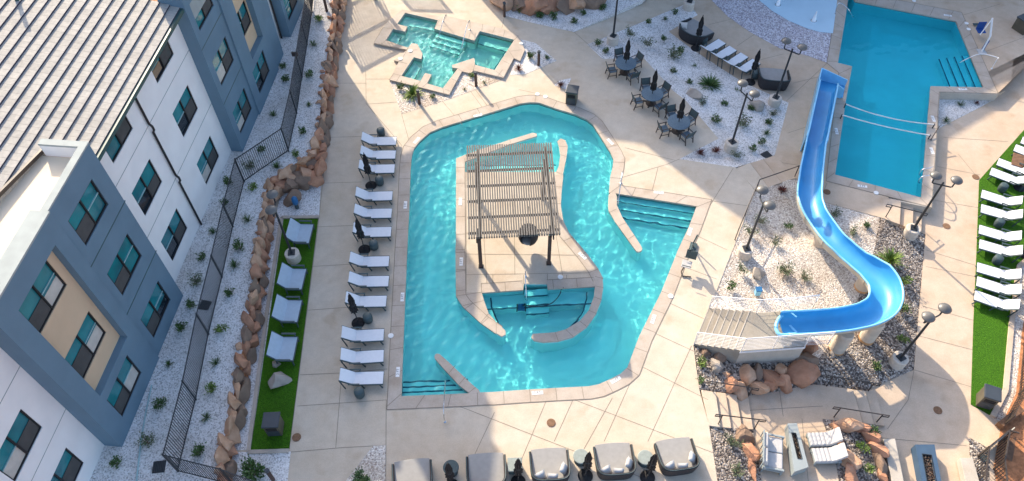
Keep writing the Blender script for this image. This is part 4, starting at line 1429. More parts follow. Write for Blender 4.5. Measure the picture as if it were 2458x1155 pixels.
def pillow(parent, c, rz, tilt=.9, w_=.46):
    vs, fs = [], []
    n = 8
    for i in range(n + 1):
        for j in range(n + 1):
            u, v = i / n * 2 - 1, j / n * 2 - 1
            th = .095 * ((1 - u ** 4) * (1 - v ** 4)) ** .5
            pin = 1 - .06 * (1 - abs(u * v))
            vs.append((u * w_ / 2 * pin, v * w_ * .42 * pin, th))
    for i in range(n):
        for j in range(n):
            a = i * (n + 1) + j
            fs.append((a, a + n + 1, a + n + 2, a + 1))
    o = len(vs)
    vs += [(x, y, -z) for x, y, z in vs]
    fs += [tuple(q + o for q in reversed(f)) for f in fs]
    R = Matrix.Rotation(rz, 3, 'Z') @ Matrix.Rotation(tilt, 3, 'X')
    m_ = MB().add([R @ Vector(v) + Vector(c) for v in vs], fs)
    return m_.build("pillow", "pillow", parent, smooth=True)


zq, zq2 = Z(820, 1050, 4.238), Z(1380, 1030, 7.23)
rows = [(zq(525, 262), zq(900, 217), "grey daybed in full shade, leftmost of the five along the bottom", 0), (zq(1280, 187), zq(1650, 165), "grey daybed with a strip of sun, second from the left along the bottom", 0),
        (zq(1920, 135), zq(2290, 115), "sunlit grey daybed with three pale pillows cut by the bottom edge, middle of the five", 3), (zq2(345, 290), zq2(960, 250), "sunlit daybed with pillows, second from the right along the bottom", 3),
        (zq2(1405, 232), zq2(2000, 150), "sunlit daybed with three pillows, rightmost along the bottom", 3)]
for a, b, lb, np_ in rows:
    A, B = G(*a, .5), G(*b, .5)
    t = (B - A).normalized()
    rz = math.atan2(t.y, t.x)
    f = Vector((-t.y, t.x, 0))
    c = (A + B) / 2 - f * .70
    d = make_daybed()
    d.location, d.rotation_euler = (c.x, c.y, 0), (0, 0, rz)
    tag(d, lb, "daybed", "daybeds along the bottom")
    if np_:
        pillow(d, (-.42, -.42, .60), .45)
        pillow(d, (.05, -.52, .60), -.12)
        pillow(d, (.55, -.18, .60), 1.15)
d = make_daybed(True)
d.scale = (1.25, 1.2, 1.05)
c = G(1664, 80, P2Z + .3)
d.location, d.rotation_euler = (c.x, c.y, P2Z), (0, 0, rad(-52))
tag(d, "large dark curved wicker daybed shaded at the end of the far lounger row", "daybed")
pillow(d, (-.55, -.25, .60), .8)
d = make_daybed()
d.scale = (1.12, 1.05, 1.1)
c = G(1856, 192, P2Z + .3)
d.location, d.rotation_euler = (c.x, c.y, P2Z), (0, 0, rad(-8))
tag(d, "dark square wicker daybed shaded between the far lamp post and the slide", "daybed")


# ---- daybed side tables
def make_round_table(m, top):
    r = thing("side_table", "x", "side table")
    MB().lathe([(.0, .44), (.30, .44), (.325, .455), (.325, .475), (.30, .49), (0, .492)], n=30).build("top", top, r)
    MB().lathe([(.26, 0), (.24, .05), (.20, .2), (.22, .44)], n=24).build("body", m, r, smooth=True)
    return r


for px, lb, m, top in ((zq(1112, 305), "round dark shaded side table under the leftmost bottom parasol", "stool", "stool"), (zq2(105, 470), "round sage side table left of the fourth daybed", "stool", "tabler"), (zq2(1225, 490), "round sage side table left of the rightmost daybed", "stool", "tabler")):
    t = make_round_table(m, top)
    p = G(*px, .48)
    t.location = (p.x, p.y, 0)
    tag(t, lb, "side table")
t = thing("side_table", "square sage side table between the second and third bottom daybeds", "side table", (*G(*zq(1762, 275), .48).xy, 0))
MB().box((0, 0, .465), (.60, .60, .05)).build("top", "tabler", t, bevel=.04)
MB().box((0, 0, .22), (.50, .50, .44)).build("body", "stool", t, bevel=.03)


# ---- loveseats on the dark turf, facing the pool (+x)
def make_loveseat():
    r = thing("loveseat", "x", "loveseat")
    MB().box((.05, 0, .40), (.70, 1.18, .04)).build("seat", "sling_g", r, bevel=.012)
    MB().box((-.44, 0, .66), (.66, 1.18, .035), ry=rad(52)).build("back", "sling_g", r, bevel=.012)
    f = MB()
    for y in (-.61, .61):
        f.bar((-.30, y, .39), (.42, y, .39), .05, .05).bar((-.28, y, .40), (-.66, y, .92), .05, .05)
    f.bar((.42, -.61, .38), (.42, .61, .38), .05, .05)
    f.build("frame", "lframe", r)
    for x in (.38, -.34):
        for y in (-.61, .61):
            MB().bar((x, y, .38), (x, y, 0), .05, .05).build("leg", "lframe", r)
    for y in (-.68, .68):
        MB().box((.02, y, .58), (.66, .09, .035)).bar((.30, y, .57), (.30, y * .92, .38), .05, .05).build("armrest", "lframe", r, bevel=.008)
    return r


LS = make_loveseat()
for i, (px, lb) in enumerate((((730, 562), "pale blue loveseat on the dark turf, farthest of the four, beyond the lamp"), ((712, 671), "pale blue loveseat on the dark turf just nearer than the lamp base"),
                              ((701, 748), "pale blue loveseat on the dark turf, third from the far end"), ((690, 838), "pale blue loveseat on the dark turf, nearest of the four, by the pale boulder"))):
    p = G(*px, .4)
    loc, rz = (p.x - .05, p.y, .03), rad(-3)
    if i == 0:
        LS.location, LS.rotation_euler = loc, (0, 0, rz)
        tag(LS, lb, "loveseat", "loveseats on the dark turf")
    else:
        dup(LS, loc, rz + i * .01, lb, "loveseats on the dark turf")


# ---- litter bins
def make_bin(label, loc, rz, cat="litter bin"):
    r = thing("litter_bin", label, cat, loc, rz)
    MB().box((0, 0, .46), (.62, .62, .86)).build("body", "bin_side", r, bevel=.02)
    MB().box((0, 0, .945), (.70, .70, .09)).build("lid", "bin", r, bevel=.02)
    MB().box((0, -.316, .68), (.44, .02, .22)).build("opening", "canopy", r)
    MB().box((0, -.32, .30), (.52, .02, .44)).build("door", "bin", r, bevel=.005)
    return r


p = G(657, 1020, .5)
make_bin("dark box shaped litter bin on the dark turf near its bottom end", (p.x, p.y, .03), rad(2))
p = G(2371, 955, RZ + .5)
make_bin("dark bronze litter bin on the sunny tip of the bright turf", (p.x, p.y, RZ + .03), rad(-22))
p = G(1373, 232, .4)
make_bin("black litter bin with an open front above the top right curve of the curved pool", (p.x, p.y, 0), rad(-14))


# ---- twin headed lamps
def make_lamp():
    r = thing("lamp_post", "x", "lamp post")
    MB().lathe([(.36, -.6), (.36, .50), (.33, .53), (0, .53)], n=28).build("concrete_base", "lampbase", r)
    MB().box((0, 0, .56), (.34, .34, .06)).build("base_plate", "iron", r, bevel=.01)
    MB().lathe([(.065, .58), (.05, 4.0), (.06, 4.02), (.03, 4.07)], n=12).build("pole", "iron", r)
    for x in (-1, 1):
        MB().tube([(0, 0, 3.86), (x * .40, 0, 3.86), (x * .45, 0, 3.9), (x * .46, 0, 4.22)], .035, 8).build("arm", "iron", r)
        for a in range(3):
            MB().bar((x * .46, 0, 4.20), (x * .46 + .17 * math.cos(a * 2.1), .17 * math.sin(a * 2.1), 4.36), .018, .018).build("strut", "iron", r)
        MB().lathe([(.20, 4.33), (.275, 4.36), (.28, 4.38), (.24, 4.44), (.13, 4.50), (.02, 4.525)], c=(x * .46, 0, 0), n=26).build("lamp_head", "lamp_head", r, smooth=True)
    return r


LP = make_lamp()
LPS = [((1470, 103), (1468, 0), (1490, 8), -.12, "black twin headed lamp post at the planter corner by the farthest dining table"), ((1857, 250), (1891, 99), (1917, 109), -.5, "black twin headed lamp post behind the square daybed"),
       ((1753, 357), (1787, 202), (1807, 220), -.15, "black twin headed lamp post at the near point of the planter by the steps"), ((1786, 612), (1833.5, 463), (1846, 489.5), -.1, "twin headed lamp post in the pale gravel left of the slide"),
       ((2184, 563), (2253, 423), (2286, 430.6), -.9, "twin headed lamp post at the corner of the dark gravel below the rectangular pool"), ((2152, 872), (2232, 757), (2259, 743), -.95, "twin headed lamp post at the bottom of the dark gravel right of the slide"),
       ((706, 622), (655, 469.4), (653, 495.6), 0.03, "twin headed lamp post standing between the loveseats on the dark turf"), ((1652, 20), (1650, -90), (1675, -85), -.5, "lamp post cut by the top edge beside the curved daybed")]
for i, (b, h1, h2, z, lb) in enumerate(LPS):
    p = G(*b, z)
    a, c = G(*h1, z + 4.4), G(*h2, z + 4.4)
    rz = math.atan2(c.y - a.y, c.x - a.x)
    if i == 0:
        LP.location, LP.rotation_euler = (p.x, p.y, z), (0, 0, rz)
        tag(LP, lb, "lamp post", "twin headed lamp posts")
    else:
        dup(LP, (p.x, p.y, z), rz, lb, "twin headed lamp posts")

# ---- bollard lights
def make_bollard():
    r = thing("bollard_light", "x", "bollard light")
    MB().lathe([(.085, 0), (.085, .84), (.06, .85), (.06, .95)], n=16).build("post", "perg_d", r)
    MB().lathe([(.10, .95), (.10, 1.06), (.085, 1.09), (0, 1.09)], n=16).build("cap", "bin", r)
    return r


BL = make_bollard()
for i, (px, z, lb) in enumerate((((1143, 207), 0, "bollard light in the gravel below the hot tub's right pocket"), ((1007, 250), 0, "bollard light beside the lime yucca below the hot tub"), ((1293, 157), 0, "bollard light in the shaded gravel right of the hot tub"),
                                 ((1211, 40), 0, "bollard light at the left corner of the far gravel bed"), ((656, 1152), 0, "bollard light at the bottom edge left, beside the leafy shrub"))):
    p = G(*px, z)
    if i == 0:
        BL.location = p
        tag(BL, lb, "bollard light", "bollard lights")
    else:
        dup(BL, p, i, lb, "bollard lights")
# ================================================================ PERGOLA ON THE ISLAND
zg = Z(1100, 320, 3.207)
PZ = 3.3
pg = thing("pergola", "weathered grey slatted pergola on dark posts standing on the pool island", "pergola", G(1232, 560))
c00, c10, c01, c11 = G(*zg(62, 105), PZ), G(*zg(720, 80), PZ), G(*zg(75, 812), PZ), G(*zg(790, 780), PZ)
sl = MB()
NS = 37
vx = (c10 - c00)
for i in range(NS):
    t = (i + .5) / NS
    a, b = c00.lerp(c10, t), c01.lerp(c11, t)
    a = a + (a - b).normalized() * RNG.uniform(-.02, .02)
    sl.bar(a + Vector((0, 0, .02)), b + Vector((0, 0, .02)), .070, .14)
    if False:
        pass
sl.build("slats", "perg", pg, world=True)
for k in range(6):
    v = (.085, .27, .44, .605, .775, .935)[k]
    a, b = c00.lerp(c01, v), c10.lerp(c11, v)
    MB().bar(a - Vector((0, 0, .10)), b - Vector((0, 0, .10)), .05, .14).build("cross_joist", "perg_d", pg, world=True)  # joists take the dark post colour for the shade under the slats
for u in (.112, .905):
    for e in (-.035, .035):
        a, b = c00.lerp(c10, u + e * .55), c01.lerp(c11, u + e * .55)
        MB().bar(a - Vector((0, 0, .27)), b - Vector((0, 0, .27)), .06, .20).build("beam", "perg_d", pg, world=True)
    for v in (.135, .865):
        a = c00.lerp(c10, u).lerp(c01.lerp(c11, u), v)
        MB().box((a.x, a.y, (PZ - .36) / 2), (.17, .17, PZ - .36), rz=-.03).build("post", "perg_d", pg, world=True, bevel=.01)
        MB().box((a.x, a.y, .02), (.24, .24, .03), rz=-.03).build("post_foot", "iron", pg, world=True)


# hanging chairs under it
def make_egg(label, loc, rz):
    r = thing("hanging_chair", label, "hanging chair", loc, rz)
    vs, fs = [], []
    n, m_ = 16, 9
    for i in range(m_ + 1):
        t = i / m_
        ph = -math.pi / 2 + t * math.pi * .92
        for j in range(n + 1):
            a = math.pi * .18 + (math.pi * 1.64) * j / n
            rr = math.cos(ph) * .46 + .02
            vs.append((rr * math.sin(a), rr * math.cos(a), .98 + .62 * math.sin(ph)))
    for i in range(m_):
        for j in range(n):
            a = i * (n + 1) + j
            fs.append((a, a + 1, a + n + 2, a + n + 1))
    o = MB().add(vs, fs).build("shell", "wicker", r, smooth=True)
    so_ = o.modifiers.new("thick", 'SOLIDIFY')
    so_.thickness = .03
    MB().lathe([(.05, .50), (.34, .56), (.36, .64), (.30, .68), (0, .69)], n=20).build("cushion", "cushion", r, smooth=True)
    MB().tube([(0, 0, 1.56), (0, 0, 3.15)], .012, 6).build("hanger", "iron", r)
    return r


p = G(1268, 572, .7)
make_egg("dark hanging chair showing below the pergola's front edge", (p.x, p.y, .0), rad(160))
# pergola by the hot tub, out of the picture: its slats stripe the deck
o_ = Vector((-.482, .876, 0)) * 1.881 * 3.0 + Vector((0, 0, 3.0))
q = [G(*zH(40, 500)) + o_, G(*zH(190, 860)) + o_, G(*zH(700, 590)) + o_, G(*zH(450, 290)) + o_]
pg2 = thing("pergola", "slatted pergola beyond the top of the picture that stripes the hot tub deck with shade", "pergola", (q[0].x, q[0].y, 0))


def slat_field(q, gap, w_):
    gap, w_ = .19, .085
    mb = MB()
    L = (q[2] - q[1]).length
    n = int(L / gap)
    for i in range(n + 1):
        t = i / n
        mb.bar(q[0].lerp(q[3], t), q[1].lerp(q[2], t), w_, .03)
    return mb


u1 = q[3] - q[0]
qq = [q[0] - u1 * .1, q[1] - u1 * .1, q[2] + u1 * .15, q[3] + u1 * .15]
slat_field(qq, .155, .085).build("slats", "perg", pg2, world=True)
v1 = (q[0] - q[1])
qq2 = [qq[0] + v1 * 1.05, qq[0] + v1 * .03, qq[3] + v1 * .03, qq[3] + v1 * 1.05]
slat_field(qq2, .155, .085).build("slats", "perg", pg2, world=True)
for a, b in ((qq[1], qq[2]), (qq[0], qq[3]), (qq2[0], qq2[3])):
    MB().bar(a - Vector((0, 0, .12)), b - Vector((0, 0, .12)), .07, .18).build("beam", "perg_d", pg2, world=True)
    for t in (.03, .97):
        c = a.lerp(b, t)
        MB().box((c.x, c.y, 1.4), (.14, .14, 2.8)).build("post", "perg_d", pg2, world=True)
q3 = [G(*zH(670, 150)) + o_, G(*zH(750, 150)) + o_, G(*zH(1240, 160)) + o_, G(*zH(1000, -160)) + o_]
q3 = [G(*zH(560, -60)) + o_, G(*zH(760, 150)) + o_, G(*zH(1240, 165)) + o_, G(*zH(1050, -60)) + o_]
slat_field(q3, .155, .085).build("slats", "perg", pg2, world=True)
for a, b in ((q3[0], q3[3]), (q3[1], q3[2])):
    MB().bar(a - Vector((0, 0, .12)), b - Vector((0, 0, .12)), .07, .18).build("beam", "perg_d", pg2, world=True)
    for t in (.03, .97):
        c = a.lerp(b, t)
        MB().box((c.x, c.y, 1.4), (.14, .14, 2.8)).build("post", "perg_d", pg2, world=True)

# ================================================================ WATER SLIDE
zt1, zt2, zt3, zt4 = Z(1860, 560, 3.85), Z(1860, 400, 4.814), Z(1880, 150, 4.277), Z(1640, 690, 4.279)
cl = [zt1(95, 825), zt1(350, 815), zt1(560, 800), zt1(720, 778), zt1(870, 745), zt1(970, 690), zt1(1016, 615), zt1(1022, 530), zt1(990, 440), zt1(900, 335), zt1(780, 240), zt1(660, 145), zt1(545, 45)]
cl += [zt2(560, 655), zt2(452, 500), zt2(408, 380), zt2(405, 270), zt2(418, 150)]
cl += [zt3(298, 1080), zt3(340, 825), zt3(388, 575), zt3(440, 330), zt3(462, 225)]
acc, P3 = [0.0], [G(*c, 1.0) for c in cl]
for a, b in zip(P3, P3[1:]):
    acc.append(acc[-1] + (b - a).length)
TOT = acc[-1]


def slide_z(t):
    """trough floor height along the slide"""
    return 1.14 - 1.42 * t if t < .78 else (1.14 - 1.42 * .78) - (t - .78) * 1.6


RIM = .62
line = [G(c[0], c[1], slide_z(s_ / TOT) + (RIM if s_ / TOT < .8 else .55)) for c, s_ in zip(cl, acc)]
line = [Vector((p.x, p.y, slide_z(s_ / TOT))) for p, s_ in zip(line, acc)]
SP = spline(line, 6)
ws = thing("water_slide", "bright blue water slide curving from the white stair tower down to the rectangular pool", "water slide", G(2000, 700))
nS = len(SP)
L2 = [0.0]
for a, b in zip(SP, SP[1:]):
    L2.append(L2[-1] + (b - a).length)


def slide_frame(i):
    t = (SP[min(i + 1, nS - 1)] - SP[max(i - 1, 0)])
    t.z = 0
    t.normalize()
    return t, Vector((t.y, -t.x, 0))     # right hand side of travel


def curv(i):
    a, b = max(0, i - 5), min(nS - 1, i + 5)
    t0, _ = slide_frame(a)
    t1, _ = slide_frame(b)
    cr = t0.x * t1.y - t0.y * t1.x
    return max(-1, min(1, math.asin(max(-1, min(1, cr))) / max(.1, (L2[b] - L2[a])) * 2.4))


inner, outer_, rimL, rimR = MB(), MB(), [], []
NP = 14
vsI, vsO = [], []
for i, p in enumerate(SP):
    u = L2[i] / L2[-1]
    t, rr = slide_frame(i)
    k = curv(i)                          # + turns left: the wall on the right is higher
    hw = (.56 if u < .6 else .56 - .08 * min(1, (u - .6) / .15)) + .08 * abs(k)
    square = 1 if u > .78 else 0
    hR = .55 + .30 * max(0, k) + (.18 if square else 0)
    hL = .55 + .30 * max(0, -k) + (.18 if square else 0)
    for j in range(NP + 1):
        s_ = j / NP * 2 - 1
        ex = 2.2 if not square else 6.0
        hgt = hR if s_ > 0 else hL
        ang = s_ * math.pi / 2
        x = math.copysign(abs(math.sin(ang)) ** (2 / ex), s_) * hw
        z = (1 - abs(math.cos(ang)) ** (2 / ex)) * hgt
        vsI.append(p + rr * x + Vector((0, 0, z + .02)))
        zo = (1 - abs(math.cos(ang)) ** (2 / ex)) * (hgt + .10) - .10
        vsO.append(p + rr * (x * 1.075) + Vector((0, 0, min(zo, hgt))))
    rimR.append(p + rr * (hw + .03) + Vector((0, 0, hR + .03)))
    rimL.append(p - rr * (hw + .03) + Vector((0, 0, hL + .03)))
fsI = [(i * (NP + 1) + j, i * (NP + 1) + j + 1, (i + 1) * (NP + 1) + j + 1, (i + 1) * (NP + 1) + j) for i in range(nS - 1) for j in range(NP)]
inner.add(vsI, fsI)
inner.build("trough", "slide", ws, smooth=True, world=True)
cut = next(i for i in range(nS) if L2[i] / L2[-1] > .71)
outer_.add(vsO, [(d, c, b, a) for a, b, c, d in fsI])
outer_.mi = [0 if f[3] // (NP + 1) < cut else 1 for f in outer_.f]
outer_.build("shell", ["slide_out", "slide_rim"], ws, smooth=True, world=True)
MB().tube(rimL, .05, 7).build("rim", "slide_rim", ws, smooth=True, world=True)
MB().tube(rimR, .05, 7).build("rim", "slide_rim", ws, smooth=True, world=True)
for u in (.18, .30, .42, .5, .58, .64, .70):
    i = next(i for i in range(nS) if L2[i] / L2[-1] > u)
    seam = [vsO[i * (NP + 1) + j] + (vsO[i * (NP + 1) + j] - SP[i]).normalized() * .012 for j in range(NP + 1)]
    MB().tube(seam, .035, 6).build("joint_flange", "pier", ws, world=True)
# straight side walls of the run-out and its boxed turn into the pool
ro = [i for i in range(nS) if L2[i] / L2[-1] > .76]
for sgn, nm in ((-1, "side_wall"), (1, "side_wall")):
    mbw = MB()
    pts = []
    for i in ro:
        t, rr = slide_frame(i)
        pts.append((SP[i] + rr * sgn * .56, SP[i].z + .66))
    for (a, za_), (b, zb_) in zip(pts, pts[1:]):
        mbw.add([(a.x, a.y, P2Z), (b.x, b.y, P2Z), (b.x, b.y, zb_), (a.x, a.y, za_)], [(0, 1, 2, 3) if sgn < 0 else (3, 2, 1, 0)])
    w_ = mbw.build(nm, "slide_rim", ws, world=True)
    so_ = w_.modifiers.new("thick", 'SOLIDIFY')
    so_.thickness = .05
    so_.offset = 0
endp = SP[-1]
t, rr = slide_frame(nS - 1)
mz = P2Z + .06
top_z = SP[-1].z + .70
tl_, trr = endp - rr * .70 + t * 1.25, endp + rr * .70 + t * 1.25
xr = .50
bx = MB()
A = endp - rr * .56
B = A + t * 1.15
Cc = B + rr * (1.12 + xr)
D = endp + rr * .56
E_ = D + rr * (xr - .1)
fl = [endp - rr * .55, B, Cc - t * .0, Cc - t * 1.15, D]
bx.sheet([Vector((v.x, v.y, endp.z + .015 if n_ in (0, 4) else P2Z + .05)) for n_, v in enumerate(fl)])
bx.build("splash_out", "slide", ws, world=True)
for (a, b, ha, hb) in ((A, B, top_z, top_z), (B, Cc, top_z, top_z - .42), (D, E_, top_z - .02, top_z - .25)):
    mbw = MB().add([(a.x, a.y, P2Z), (b.x, b.y, P2Z), (b.x, b.y, hb), (a.x, a.y, ha)], [(0, 1, 2, 3)])
    w_ = mbw.build("side_wall", "slide_rim", ws, world=True)
    so_ = w_.modifiers.new("thick", 'SOLIDIFY')
    so_.thickness = .06
    so_.offset = 0
# piers
for px, z0, m_ in (((2008, 838), -.6, 0), ((2080, 812), -.7, 1), ((2068, 690), -.62, 0), ((1964, 588), -.5, 1)):
    b = G(*px, z0)
    j = min(range(nS), key=lambda i: (SP[i].xy - b.xy).length)
    zt_ = SP[j].z - .06
    pr = MB().lathe([(.36, z0 - .6), (.36, z0 + .12)], c=(b.x, b.y, 0), n=26).build("pier_foot", "pier_o", ws, world=True)
    MB().lathe([(.355, z0 + .12), (.35, zt_ - .10), (.30, zt_)], c=(b.x, b.y, 0), n=26).build("pier", "pier", ws, world=True, smooth=False)
    c_ = SP[j]
    MB().bar((b.x, b.y, zt_ - .04), (c_.x, c_.y, zt_ - .02), .5, .14).build("saddle", "slide_out", ws, world=True)

# stair tower
st = thing("slide_stair_tower", "white concrete stair tower with white rails at the start of the blue slide", "stairs", G(1800, 790))
PT = 1.06
A0, A1 = zt4(258, 222), zt4(107, 588)
B0, B1 = zt4(748, 262), zt4(592, 655)
g = lambda q, z: G(q[0], q[1], z)
a0, a1, b0, b1 = g(A0, 0), g(A1, 0), g(B0, PT), g(B1, PT)
NSTEP = 7
for i in range(NSTEP):
    t0, t1 = i / NSTEP, (i + 1) / NSTEP
    z = PT * (i + 1) / NSTEP
    f = lambda p, q, t: Vector((p.x + (q.x - p.x) * t, p.y + (q.y - p.y) * t, 0))
    q4 = [f(a0, b0, t0), f(a0, b0, t1), f(a1, b1, t1), f(a1, b1, t0)]
    MB().prism([(p.x, p.y) for p in q4], -.6, z - (.15 if i == NSTEP - 1 else 0) * 0 - .002 * i).build("step", "stairc", st, world=True)
    MB().bar(Vector((q4[0].x, q4[0].y, z + .004)), Vector((q4[3].x, q4[3].y, z + .004)), .045, .012).build("step_nosing", "wallc", st, world=True)
plat = [g(zt4(748, 262), PT), g(zt4(1310, 222), PT), g(zt4(1250, 608), PT), g(zt4(592, 655), PT)]
MB().prism([(p.x, p.y) for p in plat], PT - .12, PT + .004).build("landing_slab", "stairc", st, world=True)
MB().prism([(p.x, p.y) for p in plat], -1.0, PT - .12).build("platform", "wallc", st, world=True, bevel=.01)
MB().prism([(p.x, p.y) for p in offset(plat, .03)], PT - .14, PT - .03).build("platform_edge", "white_paint", st, world=True)


def rail(parent, pts, hh, name, m_, n_bars, rr=.024, post_every=1, br=.010):
    top_ = [p + Vector((0, 0, hh)) for p in pts]
    o = MB().tube([pts[0] + Vector((0, 0, hh * .55))] + top_ + [pts[-1] + Vector((0, 0, hh * .55))], rr, 7).build(name, m_, parent, world=True)
    b = MB()
    for k in range(n_bars):
        z = hh * (k + 1) / (n_bars + 1.0)
        b.tube([p + Vector((0, 0, z)) for p in pts], br, 5)
    if n_bars:
        b.build("rail_bars", m_, parent, world=True)
    for i, p in enumerate(pts):
        if i % post_every == 0 or i == len(pts) - 1:
            MB().tube([p, p + Vector((0, 0, hh))], rr * .9, 6).build("rail_post", m_, parent, world=True)
    return o


def seq(pts, n):
    out = []
    for a, b in zip(pts, pts[1:]):
        for i in range(n):
            out.append(a.lerp(b, i / n))
    return out + [pts[-1]]


back = [a0, b0, g(zt4(935, 252), PT), g(zt4(1130, 236), PT), g(zt4(1325, 212), PT)]
frnt = [a1, b1, g(zt4(915, 633), PT), g(zt4(1245, 606), PT), g(zt4(1480, 588), PT)]
rail(st, back, 1.08, "handrail", "white_paint", 8, br=.008)
rail(st, frnt, 1.08, "handrail", "white_paint", 8, br=.009)
tubp = [zt4(1080, 250), zt4(1000, 300), zt4(955, 385), zt4(965, 455), zt4(1010, 490), zt4(1160, 482)]
MB().tube(spline([g(q, PT + .36) for q in tubp], 5), .085, 8).build("entry_tub_rim", "slide_rim", ws, smooth=True, world=True)
MB().bar(g(zt4(1045, 340), PT + .06), g(zt4(1165, 470), PT + .06), .10, .08).build("entry_bar", "slide_rim", ws, world=True)
MB().tube([g(zt4(1110, 262), PT), g(zt4(1110, 262), PT + .75), g(zt4(1160, 300), PT + .75), g(zt4(1160, 300), PT)], .03, 7).build("grab_rail", "slide_rim", ws, world=True)


# ================================================================ HAND RAILS
def handrail(label, posts, hh, m_, loops=True, r=.026):
    """posts: floor points in order; a flat rail on posts with returned ends"""
    o = thing("handrail", label, "handrail", posts[0])
    tp = [p + Vector((0, 0, hh)) for p in posts]
    d0, d1 = (tp[0] - tp[1]).normalized(), (tp[-1] - tp[-2]).normalized()
    e0, e1 = tp[0] + d0 * .32, tp[-1] + d1 * .32
    line_ = [tp[0] - Vector((0, 0, .16)), e0 - Vector((0, 0, .16)), e0] + tp + [e1, e1 - Vector((0, 0, .16)), tp[-1] - Vector((0, 0, .16))]
    MB().tube(line_ if loops else tp, r, 7).build("rail", m_, o, world=True)
    for p in posts:
        MB().tube([p, p + Vector((0, 0, hh))], r, 7).build("post", m_, o, world=True)
    return o


z6 = Z(1640, 820, 3.005)
handrail("bronze handrail along the lower side of the sunlit steps above the fire pit lounge", [G(*z6(252, 598), -.05), G(*z6(513, 628), LZ)], .92, "bronze")
handrail("bronze handrail along the steps right of the lounge, crossing the rock planter", [G(*z6(1087, 545), LZ), G(*z6(1385, 592), RZ)], .92, "bronze")
handrail("thin bronze handrail over the boulder pile by the sunlit steps", [G(*z6(212, 365), -.05), G(*z6(465, 402), LZ)], .92, "bronze")
handrail("thin bronze handrail at the edge of the dark gravel above the lounge", [G(*z6(1035, 322), LZ), G(*z6(1325, 368), RZ)], .92, "bronze")
z23 = Z(2080, 380, 4.444)
handrail("black handrail on the steps at the foot of the rectangular pool", [G(*z23(205, 625), P2Z), G(*z23(520, 700), RZ)], .92, "iron")
o = thing("handrail", "long bronze handrail bending from the shaded steps down the edge of the pale gravel", "handrail", G(1814, 459))
pp = [G(1907, 426, P2Z), G(1814, 459, 0), G(1788, 518, 0), G(1764, 576, 0)]
MB().tube([p + Vector((0, 0, .92)) for p in pp], .028, 7).build("rail", "bronze", o, world=True)
for p in pp:
    MB().tube([p, p + Vector((0, 0, .92))], .026, 7).build("post", "bronze", o, world=True)


def hoop(label, pts, name="pool_handrail", m_="steel", r=.024, cat="pool rail"):
    o = thing(name, label, cat, pts[0])
    MB().tube(spline(pts, 5), r, 8).build("rail", m_, o, world=True)
    for p in (pts[0], pts[-1]):
        MB().lathe([(.06, 0), (.06, .02), (.03, .035)], c=(p.x, p.y, p.z), n=14).build("flange", m_, o, world=True)
    return o


def V(px, py, z):
    return G(px, py, z)


hoop("steel grab rail over the pool steps at the bottom left corner", [G(1068, 1013, 0), G(1066, 1004, .5), G(1064.5, 985, .86), G(1066, 962, .86), G(1069, 915, .10), G(1069.5, 918, -.3)])
hoop("steel grab rail at the spa step alcove on the island", [G(1262, 664, 0), G(1261.5, 655, .55), G(1261.5, 646, .82), G(1261, 668, .84), G(1263.5, 715, .1), G(1263.5, 722, -.35)])
hoop("steel grab rail at the left end of the triangular step pool", [G(1491, 440, 0), G(1494, 424, .6), G(1494, 412, .86), G(1491, 432, .86), G(1484, 485, .1), G(1483, 497, -.3)])
hoop("left steel stair rail inside the hot tub", [G(1064, 52, TZ), G(1071, 40, .8), G(1070, 36, 1.0), G(1062, 55, .95), G(1053, 92, .15), G(1052, 98, -.3)])
hoop("right steel stair rail inside the hot tub", [G(1128, 72, TZ), G(1128, 55, .8), G(1126, 50, 1.0), G(1120, 66, .95), G(1108, 115, .15), G(1106, 122, -.3)])
hoop("steel stair rail at the right corner steps of the rectangular pool", [G(2380, 165, P2Z), G(2393, 143, P2Z + .8), G(2394, 138, P2Z + .9), G(2352, 130, P2Z + .85), G(2312, 146, P2Z + .25), G(2303, 152, P2Z - .2)], m_="white_paint")
for i, (a, lb) in enumerate((((2240, 415), "far steel ladder rail at the lower right corner of the rectangular pool"), ((2238, 433), "near steel ladder rail at the lower right corner of the rectangular pool"))):
    x, y = a
    hoop(lb, [G(x, y, P2Z), G(x + 2, y - 14, P2Z + .55), G(x - 8, y - 12, P2Z + .72), G(x - 26, y - 8, P2Z + .6), G(x - 34, y + 3, P2Z + .2), G(x - 33, y + 8, P2Z - .3)], "ladder_rail")
hoop("steel rail at the far left corner of the rectangular pool", [G(2004, 34, P2Z), G(2010, 12, P2Z + .8), G(2020, 8, P2Z + .88), G(2036, 22, P2Z + .7), G(2046, 40, P2Z + .1), G(2047, 44, P2Z - .3)])

# ropes across the rectangular pool
for (a, b, sag, lb) in (((2030, 250), (2243, 299), .0, "far white rope stretched across the rectangular pool"), ((2021, 276), (2233, 325), .0, "near white rope stretched across the rectangular pool")):
    A, B = G(*a, P2Z + .30), G(*b, P2Z + .30)
    o = thing("pool_rope", lb, "rope", (A.x, A.y, P2Z))
    pts = [A.lerp(B, t / 12) - Vector((0, 0, .34 * 4 * (t / 12) * (1 - t / 12) * (.8 if a[0] == 2030 else .35))) for t in range(13)]
    MB().tube(pts, .035, 7).build("rope", "rope", o, world=True)
    for e in (A, B):
        MB().tube([Vector((e.x, e.y, P2Z)), e + Vector((0, 0, .04))], .035, 8).build("anchor_post", "iron", o, world=True)
o = thing("pole", "thin dark pole leaning on the coping at the right ends of the ropes", "pole", G(2234, 336, P2Z))
MB().tube([G(2234, 336, P2Z + .02), G(2255, 303, P2Z + .35)], .025, 8).build("shaft", "bronze", o, world=True)
MB().lathe([(.045, 0), (.045, .05)], c=G(2234, 336, P2Z), n=10).build("foot", "iron", o, world=True)
